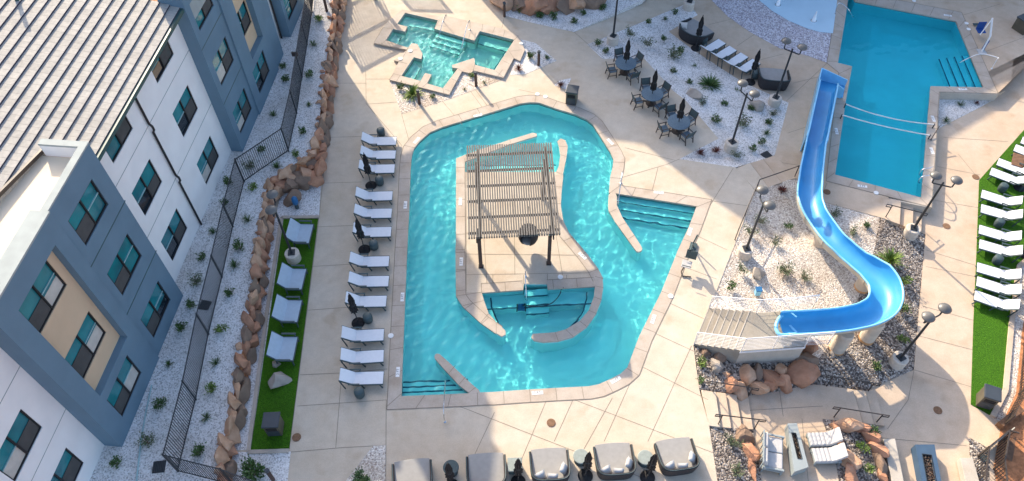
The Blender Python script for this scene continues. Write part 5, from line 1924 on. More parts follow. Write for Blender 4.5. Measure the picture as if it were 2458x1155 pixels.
# ================================================================ BOULDERS
ROCKS = {}
for kind, m in (("red", "rock"), ("tan", "rock_tan"), ("brown", "rock_grey"), ("pale", "rock_pale")):
    ROCKS[kind] = []
    for s_ in range(4):
        mb = MB().rock((0, 0, 0), (1, 1, 1), 100 + s_ * 7 + len(kind) * 31, sub=3, rough=.10)
        me = bpy.data.meshes.new("boulder")
        me.from_pydata(mb.v, [], mb.f)
        me.materials.append(M[m])
        for p in me.polygons:
            p.use_smooth = False
        ROCKS[kind].append(me)


def boulder(loc, dims, rz, kind, label, group=None, var=None, tilt=0.0):
    o = bpy.data.objects.new("boulder", ROCKS[kind][RNG.randrange(4) if var is None else var])
    COL.objects.link(o)
    o.location, o.scale, o.rotation_euler = loc, dims, (tilt, tilt * .6, rz)
    return tag(o, label, "boulder", group)


def along(line, d):
    for a, b in zip(line, line[1:]):
        L = (b - a).length
        if d <= L:
            return a.lerp(b, d / L), (b - a).normalized()
        d -= L
    return line[-1], (line[-1] - line[-2]).normalized()


LEN = sum((b - a).length for a, b in zip(RL, RL[1:]))
FLEN = sum((b - a).length for a, b in zip(foot, foot[1:]))
lab = {"red": "red sandstone boulder in the long edging wall between gravel strip and deck", "tan": "tan orange sandstone boulder in the long edging wall between gravel strip and deck", "brown": "dark brown sandstone boulder in the long edging wall between gravel strip and deck"}
d = 1.2
while d < LEN - .3:
    f = d / LEN
    for row in range(2):
        p, t = along(RL, min(LEN - .01, d + (.3 if row else 0)))
        q, _ = along(foot, min(FLEN - .01, f * FLEN + (.3 if row else 0)))
        c = p.lerp(q, (.24, .74)[row] + RNG.uniform(-.08, .08))
        wdt = (p - q).length
        c.z = (.72, .30)[row] + RNG.uniform(-.06, .05)
        kind = RNG.choice(["red", "red", "tan", "red", "brown", "brown"] if row else ["red", "tan", "red", "tan", "brown"])
        sx = RNG.uniform(.34, .52) * (1.0 if row else .75)
        sy = RNG.uniform(.50, .88)
        boulder(c, (min(sx, wdt * .62), sy, RNG.uniform(.42, .62)), math.atan2(t.y, t.x) - math.pi / 2 + RNG.uniform(-.5, .5), kind, lab[kind], "boulders of the long edging wall", tilt=RNG.uniform(-.25, .25))
    if RNG.random() < .75:
        p, t = along(RL, min(LEN - .01, d + .5))
        boulder(p + Vector((RNG.uniform(-.15, .05), 0, .02)), (.26, .30, .22), RNG.uniform(0, 3), RNG.choice(["red", "tan"]), "small sandstone boulder on the upper lip of the long edging wall", "small boulders on the wall's lip")
    d += RNG.uniform(.52, .74)
# the outcrop at the bend
for i, (x, y, w_, h_, k) in enumerate(((690, 418, 60, 34, "tan"), (716, 432, 52, 40, "brown"), (735, 416, 40, 34, "tan"), (700, 446, 44, 26, "brown"), (752, 430, 46, 40, "red"), (668, 436, 50, 40, "red"), (745, 396, 44, 30, "brown"), (765, 408, 30, 50, "red"))):
    p = G(x, y, .35)
    boulder((p.x, p.y, .36), (w_ / 52, h_ / 52 * 1.2, .6), RNG.uniform(-.4, .4), k, "%s boulder in the rocky bend beyond the blue pipe, %s" % ({"tan": "tan", "brown": "dark brown", "red": "red"}[k], ORD[i] + " from the left" if False else
            ["leftmost tan", "central", "upper tan", "lower", "right", "left", "topmost dark", "rightmost"][i] + " one"), "boulders of the rocky bend")
bl = [((699, 481), (.80, .62, .62), "brown", "big smooth brown boulder in the gravel beside the blue utility pipe"), ((666, 916), (.78, .66, .5), "pale", "pale grey boulder sitting on the dark turf beside the nearest loveseat"),
      ((662, 874), (.28, .26, .22), "pale", "small round stone on the dark turf under the nearest loveseat")]
for px, dm, k, lb in bl:
    p = G(*px, .1)
    boulder((p.x, p.y, dm[2] * .3), dm, .2, k, lb)
for px, z, dm, k, lb in (((1663, 232), -.25, (.75, .85, .75), "pale", "pale boulder in the shaded planter behind the nearest dining table"), ((1818, 258), -.45, (.68, .7, .6), "pale", "rounded boulder at the foot of the far lamp in the shaded planter"),
                         ((1818, 660), -.1, (.55, .6, .5), "pale", "boulder with a long shadow in the pale gravel left of the slide"), ((1998, 850), -.6, (.30, .25, .2), "pale", "small pale rock beside the slide pier above the boulder pile")):
    p = G(*px, z)
    boulder((p.x, p.y, z + dm[2] * .2), dm, .5, k, lb)
z7 = Z(1640, 690, 4.279)
pile = [(230, 680, 62, 62, "brown"), (345, 720, 58, 55, "brown"), (345, 815, 58, 60, "pale"), (430, 905, 92, 66, "tan"), (615, 915, 80, 82, "tan"), (735, 890, 46, 62, "brown"), (890, 910, 104, 80, "red"), (1010, 850, 60, 52, "tan"), (1190, 890, 130, 100, "red"),
        (1050, 970, 66, 52, "red"), (1255, 770, 82, 68, "brown"), (1325, 830, 46, 66, "red"), (455, 1020, 76, 56, "red"), (590, 1050, 76, 56, "tan"), (755, 1015, 76, 70, "tan"), (905, 1005, 76, 44, "red"), (1290, 640, 52, 42, "red")]
pn = ["far left by the stairs", "second from the left", "left side, paler", "tan with a bright ridge", "large flat topped", "narrow one behind", "broad red middle", "small wedge at the back", "biggest red slab at the right", "front edge right of centre", "grey brown at the back right",
      "outer right end", "front left corner", "front with a bright edge", "front centre tan", "low front slab", "behind the white wall's end"]
for bi, ((x, y, w_, h_, k), nm) in enumerate(zip(pile, pn)):
    px = z7(x, y)
    zz = -.12 if y < 860 else -.30
    p = G(*px, zz)
    boulder((p.x, p.y, zz - .05), (w_ * 2 / 4.279 / 55 * 1.0, h_ * 2 / 4.279 / 55 * 1.25, .70), RNG.uniform(-.2, .2), k, "sunlit boulder under the slide stairs, %s" % nm, "boulders of the slide stair pile", var=(bi * 3 + 1) % 4)
for (x, y, w_, h_, k), z, lb in (((430, 680, 100, 80, "brown"), -.35, "brown boulder at the top of the gravel bed left of the fire pit lounge"), ((470, 775, 66, 110, "red"), -.42, "orange boulder behind the left sofa of the fire pit lounge"), ((500, 930, 40, 120, "red"), -.45, "long orange boulder low behind the left sofa"),
                                 ((1170, 610, 120, 60, "tan"), -.45, "tan boulder at the top of the rock ringed bed by the lounge"), ((1115, 680, 44, 110, "red"), -.5, "orange boulder on the left edge of the rock ringed bed"), ((1180, 835, 86, 110, "tan"), -.5, "pointed tan boulder beside the striped chaise"),
                                 ((1212, 960, 60, 110, "red"), -.5, "orange boulder at the bottom of the rock ringed bed"), ((1275, 615, 70, 60, "red"), -.5, "red boulder under the bronze rail at the top of the rock ringed bed"), ((1335, 670, 66, 90, "red"), -.55, "red boulder on the upper right edge of the rock ringed bed"),
                                 ((1385, 760, 60, 110, "red"), -.6, "dark red boulder midway down the right edge of the rock ringed bed"), ((1425, 880, 50, 120, "brown"), -.65, "brown boulder low on the right edge of the rock ringed bed"), ((1440, 980, 40, 80, "red"), -.7, "red boulder at the very bottom right of the rock ringed bed")):
    px = z6(x, y)
    p = G(*px, z)
    boulder((p.x, p.y, z), (w_ / 3.005 / 57 * 1.35, h_ / 3.005 / 54 * 1.35, .5), RNG.uniform(-.15, .15) + (.25 if x > 1230 else 0), k, lb)
for x, y, w_, h_, k, lb in ((1212, 0, 60, 36, "tan", "leftmost"), (1245, -8, 50, 40, "brown", "second from the left"), (1272, 12, 56, 26, "red", "front reddish"), (1310, 6, 70, 40, "red", "largest red"), (1352, 0, 40, 44, "brown", "dark"), (1374, -4, 36, 40, "tan", "tan upright"),
                          (1400, -8, 66, 44, "brown", "rightmost")):
    p = G(x, y, .4)
    boulder((p.x, p.y, .25), (w_ / 42 * 1.2, h_ / 42 * 1.9, .9), RNG.uniform(-.2, .2), k, "%s boulder of the rock group cut by the top edge" % lb, "boulders at the top edge")


# ================================================================ PLANTS
def leaf_cloud(n, rx, rz_, size, seed, up=.5, hollow=.35):
    rg = random.Random(seed)
    mb = MB()
    nst = 9
    stems = []
    for i in range(nst):
        a = rg.uniform(0, 6.28)
        e = rg.uniform(.25, 1)
        stems.append(Vector((math.cos(a) * rx * e, math.sin(a) * rx * e, rz_ * rg.uniform(.45, 1))))
    for i in range(n):
        s_ = rg.choice(stems)
        t = rg.uniform(hollow, 1.05)
        c = s_ * t + Vector((rg.gauss(0, .18) * rx, rg.gauss(0, .18) * rx, rg.gauss(0, .10) * rz_))
        c.z = max(.02, c.z)
        d_ = Vector((c.x, c.y, 0))
        d_ = (d_.normalized() if d_.length > .01 else Vector((1, 0, 0))) + Vector((rg.gauss(0, .6), rg.gauss(0, .6), up + rg.gauss(0, .5)))
        d_.normalize()
        sd_ = d_.cross(Vector((rg.gauss(0, 1), rg.gauss(0, 1), rg.gauss(0, 1)))).normalized()
        L = size * rg.uniform(.6, 1.3)
        w_ = L * .30
        nn = d_.cross(sd_) * L * .10
        mb.add([c, c + d_ * L * .5 + sd_ * w_ + nn, c + d_ * L, c + d_ * L * .5 - sd_ * w_ + nn], [(0, 1, 2, 3)])
    st_ = MB()
    for s_ in stems:
        st_.tube([(0, 0, 0), s_ * .55, s_ * .95], [.012, .009, .004], 5)
    return mb, st_


def blade_tuft(n, L, spread, wd, seed, droop=.5):
    rg = random.Random(seed)
    mb = MB()
    for i in range(n):
        a = rg.uniform(0, 6.28)
        tl = rg.uniform(.15, 1) * spread
        l = L * rg.uniform(.6, 1.1)
        d_ = Vector((math.cos(a) * math.sin(tl), math.sin(a) * math.sin(tl), math.cos(tl)))
        sd_ = Vector((-math.sin(a), math.cos(a), 0)) * wd * rg.uniform(.7, 1.2)
        b0_ = Vector((math.cos(a), math.sin(a), 0)) * rg.uniform(0, .05)
        m_ = b0_ + d_ * l * .55
        tip = b0_ + d_ * l * .9 + Vector((d_.x, d_.y, 0)) * l * .25 * droop - Vector((0, 0, l * droop * .35 * tl))
        tip.z = max(.02, tip.z)
        mb.add([b0_ - sd_ * .6, b0_ + sd_ * .6, m_ + sd_, m_ - sd_, tip], [(0, 1, 2, 3), (3, 2, 4)])
    return mb


def proto(name, mb, m, st_=None):
    me_o = mb.build("foliage", m)
    me = me_o.data
    bpy.data.objects.remove(me_o)
    s2 = None
    if st_ is not None:
        o2 = st_.build("stem", "twig")
        s2 = o2.data
        bpy.data.objects.remove(o2)
    return name, me, s2


PL = {}
for i in range(3):
    PL["shrub%d" % i] = proto("shrub", *(lambda q: (q[0], "leaf", q[1]))(leaf_cloud(230, .30, .42, .10, 40 + i)))
    PL["sage%d" % i] = proto("shrub", *(lambda q: (q[0], "leaf_s", q[1]))(leaf_cloud(300, .46, .55, .09, 50 + i, hollow=.15)))
    PL["tuft%d" % i] = proto("grass_clump", blade_tuft(70, .46, 1.15, .010, 60 + i), "leaf")
    PL["red%d" % i] = proto("red_grass_clump", blade_tuft(110, .48, 1.2, .010, 70 + i), "leaf_r")
PL["yucca"] = proto("yucca", blade_tuft(120, .85, 1.45, .030, 80, .35), "leaf_l")
PL["yuccag"] = proto("yucca", blade_tuft(120, .85, 1.5, .034, 81, .35), "leaf")
PL["lush"] = proto("leafy_shrub", *(lambda q: (q[0], "leaf", q[1]))(leaf_cloud(520, .5, .6, .13, 90)))
PL["lime0"] = proto("shrub", *(lambda q: (q[0], "leaf_l", q[1]))(leaf_cloud(200, .30, .36, .10, 95)))


def plant(kind, px, z, sc, label, group=None):
    nm, me, s2 = PL[kind]
    p = G(*px, z)
    o = bpy.data.objects.new(nm, me)
    COL.objects.link(o)
    o.location, o.rotation_euler, o.scale = p, (0, 0, RNG.uniform(0, 6.28)), (sc, sc, sc * RNG.uniform(.85, 1.15))
    tag(o, label, "plant", group)
    if s2:
        c = bpy.data.objects.new("stem", s2)
        COL.objects.link(c)
        c.parent = o
    return o


def row(kinds, pts, z, sc, text, group):
    for i, q in enumerate(pts):
        plant(kinds[i % len(kinds)] if isinstance(kinds, list) else kinds, q[:2], q[2] if len(q) > 2 else z, sc * RNG.uniform(.85, 1.2), text % ORD[i], group)


GR = [(768, 50), (753, 110), (742, 183), (742, 254), (727, 320), (709, 373), (666, 403), (609, 455), (596, 530), (577, 598), (564, 641), (552, 707), (534, 792), (520, 873), (511, 937), (496, 1004), (479, 1085)]
row(["lime0", "tuft0", "shrub1", "tuft1", "shrub2", "lime0", "tuft2"], GR, BZ, .92, "small green plant between the iron fence and the red rocks, %s from the far end", "plants between the fence and the rocks")
BR = [(680, 163), (688, 194), (657, 278), (626, 363), (599, 402), (551, 442), (541, 490), (513, 560), (490, 622), (472, 682), (462, 736), (438, 790), (406, 877), (382, 975), (358, 1065), (282, 1115)]
row(["shrub1", "shrub2", "tuft2", "shrub0", "sage0"], BR, BZ, .85, "dark green plant between the hotel wall and the iron fence, %s from the far end", "plants along the hotel wall")
row(["shrub0", "shrub1", "shrub2"], [(1219, 18), (1249, 29), (1296, 43), (1331, 44), (1377, 55), (1400, 36), (1449, 22)], 0, .9, "small shrub in the far gravel bed under the boulders, %s from the left", "shrubs of the far gravel bed")
PA = [(1433, 108, 0), (1453, 126, 0), (1512, 85, -.1), (1557, 57, -.25), (1596, 48, -.4), (1622, 33, -.5), (1594, 97, -.3), (1554, 110, -.15), (1634, 126, -.45), (1666, 163, -.5), (1614, 174, -.2), (1653, 201, -.2), (1686, 252, -.2), (1738, 255, -.35),
      (1767, 222, -.5), (1714, 292, -.15), (1802, 264, -.45), (1856, 276, -.5), (1845, 298, -.5), (1839, 323, -.5), (1830, 346, -.45), (1805, 360, -.3), (1768, 377, -.1)]
row(["shrub0", "shrub1", "sage2", "shrub2", "tuft1"], PA, 0, .82, "shaded shrub in the big white gravel planter, %s from its far left point", "shrubs of the big planter")
plant("sage0", (1618, 140), -.35, 1.3, "large pale sage bush in the big shaded planter")
plant("sage1", (1783, 300), -.3, 1.2, "pale sage bush beside the near lamp of the big shaded planter")
plant("yuccag", (1703, 208), -.3, 1.15, "spiky green yucca in the middle of the big shaded planter")
plant("red0", (1681, 370), 0, .95, "left dark red grass clump at the near edge of the big planter")
plant("red1", (1718, 365), -.05, .95, "right dark red grass clump at the near edge of the big planter")
plant("shrub0", (963, 216), 0, .85, "small shrub left of the lime yucca below the hot tub")
plant("yucca", (990, 228), 0, 1.0, "lime green yucca with a star shaped shadow below the hot tub")
plant("shrub1", (1038, 234), 0, .7, "small shrub right of the lime yucca below the hot tub")
plant("lime0", (1133, 186), 0, .7, "lime shrub behind the bollard light below the hot tub")
plant("tuft0", (1163, 200), 0, .55, "sparse tuft in the sunlit gravel right of the bollard light")
plant("tuft2", (1115, 216), 0, .5, "sparse tuft in the sunlit gravel below the hot tub's wedge")
plant("shrub2", (1273, 139), 0, .95, "round green shrub left of the shaded bollard light")
plant("shrub1", (1314, 141), 0, .6, "tiny shrub right of the shaded bollard light")
plant("red2", (1245, 168), 0, .95, "rust red grass clump at the corner of the hot tub wall")
plant("red0", (1346, 207), 0, .85, "dark red grass clump beside the open black litter bin")
SA = [(1825, 535, -.1), (1892, 549, -.3), (1861, 585, -.2), (1780, 652, 0), (1757, 692, 0), (1930, 668, -.4), (1800, 560, 0)]
row(["sage2", "shrub0", "sage1"], SA, 0, .72, "small dry shrub in the pale gravel left of the slide, %s from the steps", "shrubs in the pale gravel")
plant("sage0", (1886, 655), -.25, 1.15, "tall sparse sage bush in the pale gravel left of the slide")
plant("red1", (1876, 460), -.3, .95, "dark red grass clump in the pale gravel by the shaded steps")
row(["sage1", "shrub2", "sage2"], [(2004, 516, P2Z), (2079, 545, -.57), (2045, 562, -.57)], 0, .8, "small shrub in the pale gravel between slide and rectangular pool, %s from the left", "shrubs behind the slide")
plant("yucca", (2136, 628), -.7, 1.05, "big lime yucca in the dark gravel right of the slide")
row(["lime0", "shrub1", "lime0", "shrub2"], [(2170, 678, -.85), (2166, 742, -.9), (2165, 817, -.95), (2101, 884, -.9)], 0, 1.0, "green shrub in the dark gravel right of the slide, %s from the far end", "shrubs in the dark gravel")
plant("lime0", (1681, 872), 0, .9, "bright green tuft at the left foot of the stair boulder pile")
plant("shrub0", (1684, 915), 0, .6, "small shrub in the dark gravel left of the sunlit steps")
plant("tuft0", (2305, 253), RZ, .9, "green tuft in the shaded triangle under the raised pool wall, right one")
plant("tuft1", (2270, 292), RZ, 1.0, "green tuft in the shaded triangle under the raised pool wall, left one")
plant("red0", (2344, 249), RZ, .55, "small red tuft in the shaded triangle under the raised pool wall")
plant("sage2", (1757, 1066), -.25, .8, "yellow green shrub in the gravel bed left of the lounge, farther one")
plant("sage0", (1767, 1135), -.25, .8, "yellow green shrub in the gravel bed left of the lounge, nearer one")
plant("shrub0", (2092, 1036), -.6, .8, "dark shrub under the bronze rail at the top of the rock ringed bed")
plant("lime0", (2070, 1075), -.6, 1.0, "bright shrub in the middle of the rock ringed bed")
plant("lime0", (2083, 1130), -.65, .85, "bright shrub low in the rock ringed bed")
plant("lush", (612, 1142), 0, 1.0, "leafy dark green bush in the gravel at the bottom left")
plant("shrub2", (606, 1118), 0, .7, "bluish shrub behind the leafy bush at the bottom left")
plant("lush", (868, 1158), 0, .75, "green bush in the gravel wedge cut by the bottom edge")

# ================================================================ IRON FENCE
fz = [(757, -40), (750, 30), (738, 108), (725.7, 186), (713, 273), (693, 364), (587, 437), (560, 545), (534, 666), (501.5, 803), (471, 960), (428, 1132), (560, 1165), (640, 1195)]
fw = GL(fz, BZ)
fence = thing("iron_fence", "long dark iron picket fence zigzagging along the gravel beside the hotel", "fence", fw[5])
FH = 1.75
for a, b in zip(fw, fw[1:]):
    L = (b - a).length
    npn = max(1, round(L / 2.6))
    for k in range(npn):
        p, q = a.lerp(b, k / npn), a.lerp(b, (k + 1) / npn)
        pk = MB()
        n = max(3, int((q - p).length / .115))
        for i in range(1, n):
            c = p.lerp(q, i / n)
            pk.box((c.x, c.y, BZ + FH / 2), (.020, .020, FH - .12))
        pn_ = pk.build("picket_panel", "iron", fence, world=True)
        for z in (.10, FH - .04):
            MB().bar(p + Vector((0, 0, z)), q + Vector((0, 0, z)), .035, .045).build("rail", "iron", pn_, world=True)
        MB().box((p.x, p.y, BZ + FH / 2), (.055, .055, FH + .06)).build("post", "iron", fence, world=True)
MB().box((fw[-1].x, fw[-1].y, BZ + FH / 2), (.055, .055, FH + .06)).build("post", "iron", fence, world=True)
p = G(703, 127, BZ + 1.55)
MB().box((p.x + .1, p.y - .05, BZ + 1.5), (.34, .10, .26)).build("lock_box", "bronze", fence, world=True)

# ================================================================ RIGHT EDGE: shade mesh fence on the red bank
mf = thing("mesh_fence", "brown mesh fence on posts along the red earth bank at the right edge", "fence", G(2440, 900, RZ))
mp = GL([(2402, 1026), (2444, 948), (2458, 800), (2478, 690), (2570, 610)], RZ)
for a, b in zip(mp, mp[1:]):
    mb = MB()
    n = int((b - a).length / .16)
    for i in range(n + 1):
        c = a.lerp(b, i / n)
        mb.box((c.x, c.y, RZ + .62), (.02, .02, 1.1))
    m_ = mb.build("mesh_panel", "bronze", mf, world=True)
    for z in (.12, .45, .8, 1.17):
        MB().bar(a + Vector((0, 0, z)), b + Vector((0, 0, z)), .02, .03).build("rail", "bronze", m_, world=True)
    MB().box((a.x, a.y, RZ + .62), (.07, .07, 1.24)).build("post", "bronze", mf, world=True)
gz = Z(2200, 780, 3.08)
gf = thing("gate_fence", "bronze slatted gate and rail fence over red mulch at the bottom right corner", "fence", G(2380, 1090, RZ))
for pts in ([gz(535, 905), gz(690, 780), gz(760, 800)], [gz(540, 900), gz(515, 1100), gz(520, 1240)], [gz(690, 790), gz(655, 1000), gz(680, 1240)]):
    w3 = [G(x, y, RZ + 1.0) for x, y in pts]
    for a, b in zip(w3, w3[1:]):
        MB().bar(a, b, .06, .06).build("top_rail", "bronze", gf, world=True)
        MB().box((a.x, a.y, RZ + .5), (.06, .06, 1.0)).build("post", "bronze", gf, world=True)
        sl_ = MB()
        n = max(2, int((b - a).length / .15))
        for i in range(n):
            c = a.lerp(b, i / n)
            sl_.box((c.x, c.y, RZ + .5), (.025, .025, .95))
        sl_.build("slats", "bronze", gf, world=True)
pw = GL([gz(540, 912), gz(688, 790)], RZ + .5)
MB().bar(pw[0], pw[1], .04, .9).build("panel", "slide_out", gf, world=True)
bd = thing("board_walk", "brown timber boards set in the red bank by the gate fence", "boards", G(*gz(730, 920), RZ))
w3 = GL([gz(670, 860), gz(795, 800), gz(900, 1000), gz(795, 1060), gz(668, 990)], RZ + .12)
MB().sheet(w3, skirt=.3).build("boards", "wood", bd, world=True)
w3 = GL([gz(600, 720), gz(760, 598), gz(795, 640), gz(640, 755)], RZ + .35)
bl_ = thing("timber_beam", "thick brown timber beam lying across the end of the mesh fence", "beam", w3[0])
MB().prism([(p.x, p.y) for p in w3], RZ + .05, RZ + .42).build("beam", "wood", bl_, world=True, bevel=.02)
# ================================================================ FIRE PIT LOUNGE
z8 = Z(1690, 980, 6.6)


def fire_table(label, q, z0, hh, m_):
    w3 = [G(x, y, z0 + hh) for x, y in q]
    c = sum(w3, Vector()) / len(w3)
    o = thing("fire_table", label, "fire table", (c.x, c.y, z0))
    ins = [c + (p - c) * 1.0 for p in w3]
    t = (w3[3] - w3[0]).normalized()
    s_ = Vector((t.y, -t.x, 0))
    hwid = abs((w3[1] - w3[0]).dot(s_)) / 2
    a, b = (w3[0] + w3[1]) / 2, (w3[3] + w3[2]) / 2
    hole = [a + t * .45 - s_ * hwid * .46, a + t * .45 + s_ * hwid * .46, b - t * .45 + s_ * hwid * .46, b - t * .45 - s_ * hwid * .46]
    mb = MB().sheet(w3, [hole])
    mb.wall(w3, hh)
    mb.wall(list(reversed(hole)), .12)
    mb.build("body", m_, o, world=True)
    MB().sheet([p - Vector((0, 0, .08)) for p in hole]).build("lava_bed", "lava", o, world=True)
    lr = MB()
    rg = random.Random(3)
    for i in range(70):
        u, v = rg.random(), rg.random()
        p = hole[0].lerp(hole[1], u).lerp(hole[3].lerp(hole[2], u), v)
        lr.rock((p.x, p.y, p.z - .05), (.055, .055, .045), i, sub=1)
    x = lr.build("lava_rocks", "lava", o, world=True)
    x["kind"] = "stuff"
    fr = MB()
    for p, q_ in zip(hole, hole[1:] + hole[:1]):
        fr.bar(p + Vector((0, 0, .003)), q_ + Vector((0, 0, .003)), .03, .02)
    fr.build("burner_frame", "iron", o, world=True)
    return o


fire_table("long pale grey fire table with a trough of lava rock between sofa and chaises", [z8(1325, 240), z8(1470, 235), z8(1655, 930), z8(1430, 1010)], LZ, .55, "fire")
fire_table("blue grey fire table with a dark rock trough at the bottom right", [(2197, 1067), (2243, 1067), (2268, 1200), (2222, 1200)], RZ, .5, "fire_b")

so_ = thing("sofa", "pale grey two seat sofa with back cushions beside the long fire table", "sofa", G(*z8(1090, 680), LZ))
A, B, C_, D = G(*z8(1010, 430), LZ + .45), G(*z8(1150, 415), LZ + .45), G(*z8(1270, 900), LZ + .45), G(*z8(1000, 930), LZ + .45)
A2 = G(*z8(880, 400), LZ + .35)
t = (D - A)
t.z = 0
L = t.length
t.normalize()
s_ = Vector((t.y, -t.x, 0))
if s_.x < 0:
    s_ = -s_
rzs = math.atan2(s_.y, s_.x)
mid = (A + D) / 2
ctr = Vector((mid.x, mid.y, 0)) + s_ * .25
fb = lambda along_, across, z, dims, **k: MB().box(ctr + t * along_ + s_ * across + Vector((0, 0, LZ + z)), dims, rz=rzs, **k)
fb(0, 0, .24, (.86, L + .1, .10)).build("frame", "fire", so_, world=True, bevel=.02)
for e in (-1, 1):
    fb(e * L * .25, .02, .37, (.72, L * .48, .16)).build("seat_cushion", "soft", so_, world=True, bevel=.05, seg=3)
    fb(e * L * .25, -.36, .62, (.20, L * .47, .40), ry=-.25).build("back_cushion", "pillow", so_, world=True, bevel=.07, seg=3)
    fb(e * (L / 2 + .04), 0, .48, (.86, .09, .07)).build("armrest", "fire", so_, world=True, bevel=.02)
for e in (-1, 1):
    for x in (-.38, .38):
        fb(e * (L / 2 + .02), x, .22, (.07, .07, .5)).build("leg", "fire", so_, world=True)
bk = MB()
for k in range(6):
    c = ctr + t * ((k / 5 - .5) * L) - s_ * .50
    bk.box(c + Vector((0, 0, LZ + .55)), (.04, .05, .66), rz=rzs)
bk.bar(ctr + t * (-.5 * L) - s_ * .50 + Vector((0, 0, LZ + .86)), ctr + t * (.5 * L) - s_ * .50 + Vector((0, 0, LZ + .86)), .05, .06)
bk.build("back_frame", "fire", so_, world=True)


def chaise(label, far, near, w_):
    """striped quilted chaise: far/near are the left edges of its seat"""
    A, B = G(*far, LZ + .42), G(*near, LZ + .42)
    tt = (B - A).normalized()
    ss = Vector((-tt.y, tt.x, 0))
    if ss.x < 0:
        ss = -ss
    o = thing("chaise", label, "chaise", ((A + B) / 2).xy.to_3d() + Vector((0, 0, LZ)))
    Lw = (B - A).length
    c = (A + B) / 2 + ss * w_ / 2
    rz = math.atan2(ss.y, ss.x)
    MB().box((c.x, c.y, LZ + .2), (w_, Lw, .12), rz=rz).build("frame", "fire", o, world=True, bevel=.02)
    n = 26
    vs, fs = [], []
    for i in range(n + 1):
        u = i / n
        z = .34 + .06 * abs(math.sin(u * math.pi * 7)) ** .6 + (max(0, u - .62) / .38) ** 1.4 * .55
        e = A + ss * (u * (w_ + .05))
        f = B + ss * (u * (w_ + .05))
        for p, dz in ((e, -.10), (e + tt * .04, 0), (f - tt * .04, 0), (f, -.10)):
            vs.append(Vector((p.x, p.y, LZ + z + dz)))
    for i in range(n):
        for j in range(3):
            fs.append((i * 4 + j, i * 4 + j + 1, i * 4 + j + 5, i * 4 + j + 4))
    x = MB().add(vs, fs).build("quilted_pad", "soft", o, world=True, smooth=False)
    m_ = x.modifiers.new("thick", 'SOLIDIFY')
    m_.thickness = .12
    for e in (-.45, .45):
        for g_ in (-.42, .42):
            q = c + ss * w_ * e + tt * Lw * g_
            MB().box((q.x, q.y, LZ + .1), (.07, .07, .22)).build("leg", "fire", o, world=True)
    return o


chaise("white quilted chaise right of the long fire table, farther one", z8(1640, 370), z8(1700, 590), 1.15)
chaise("white quilted chaise right of the long fire table, nearer one", z8(1710, 615), z8(1775, 850), 1.15)
bn = thing("seat_wall", "low cream concrete seat wall along the rock ringed bed", "wall", G(2135, 1100, RZ))
w3 = [G(x, y, RZ + .45) for x, y in ((2120, 1053), (2149, 1053), (2175, 1180), (2146, 1180))]
MB().prism([(p.x, p.y) for p in w3], RZ - .2, RZ + .45).build("wall", "wallc", bn, world=True, bevel=.02)
bn = thing("bench", "pale cream block bench beside the blue grey fire table", "bench", G(2330, 1120, RZ))
w3 = [G(x, y, RZ + .45) for x, y in ((2305, 1099), (2335, 1099), (2364, 1200), (2328, 1200))]
MB().prism([(p.x, p.y) for p in w3], RZ + .06, RZ + .45).build("seat", "wallc", bn, world=True, bevel=.02)
MB().prism([(p.x, p.y) for p in offset(w3, -.08)], RZ, RZ + .06).build("plinth", "stool", bn, world=True)

# ================================================================ POOL LIFTS
def lift(label, base, px, z, parts):
    pass


zl = Z(1560, 560, 5.78)
pl = thing("pool_lift", "grey pool lift chair with a folded back beside the sunlit pool edge", "pool lift", G(1650, 645))
p = G(*zl(500, 520), 0)
ax = Vector((-.93, .36, 0)).normalized()
sx = Vector((.36, .93, 0)).normalized()
P = lambda a, b, z: p + ax * a + sx * b + Vector((0, 0, z))
rzl = math.atan2(sx.y, sx.x)
MB().box(P(.05, .0, .52), (.44, .46, .05), rz=rzl).build("seat", "soft", pl, world=True, bevel=.01)
MB().box(P(-.05, .42, .82), (.05, .52, .62), rz=rzl, rx=0).build("backrest", "stool", pl, world=True, bevel=.01)
MB().tube([P(-.3, -.3, .04), P(.1, -.42, .05), P(.2, -.2, .1), P(.1, 0, .5)], .03, 7).build("foot_bar", "bronze", pl, world=True)
q0, q1 = G(*zl(555, 285), .1), G(*zl(660, 20), 0)
MB().tube([G(*zl(600, 190), 0), G(*zl(590, 150), .9), G(*zl(560, 240), 1.3), P(0, .4, 1.1)], .045, 8).build("arm", "lframe", pl, world=True)
MB().tube([G(*zl(575, 190), 0), G(*zl(660, 25), .9)], .035, 8).build("mast", "lframe", pl, world=True)
MB().box(G(*zl(600, 185), .05), (.45, .35, .10), rz=rzl).build("base", "lframe", pl, world=True, bevel=.01)
for b in (-.26, .26):
    MB().tube([P(.25, b, .70), P(-.2, b, .72)], .022, 6).build("armrest", "lframe", pl, world=True)

zl2 = Z(2180, 0, 6.417)
pl = thing("pool_lift", "white and blue pool lift with its seat hung beside the shaded rectangular pool", "pool lift", G(*zl2(1135, 805), P2Z))
g2 = lambda x, y, z: G(*zl2(x, y), P2Z + z)
MB().box(g2(1130, 800, .03), (.5, .5, .06)).build("base", "soft", pl, world=True)
MB().tube([g2(1130, 800, 0), g2(1265, 560, 1.0)], .05, 8).build("mast", "white_paint", pl, world=True)
MB().tube([g2(1265, 560, 1.0), g2(1295, 280, 2.0)], .06, 8).build("boom", "white_paint", pl, world=True)
MB().tube([g2(1290, 300, 1.95), g2(1105, 540, .9)], .03, 8).build("hanger", "white_paint", pl, world=True)
c = g2(1120, 475, .45)
MB().box((c.x, c.y, c.z), (.50, .46, .06)).build("seat", "liftblue", pl, world=True, bevel=.02)
MB().box((c.x + .02, c.y + .24, c.z + .24), (.50, .06, .50)).build("backrest", "liftblue", pl, world=True, bevel=.02)
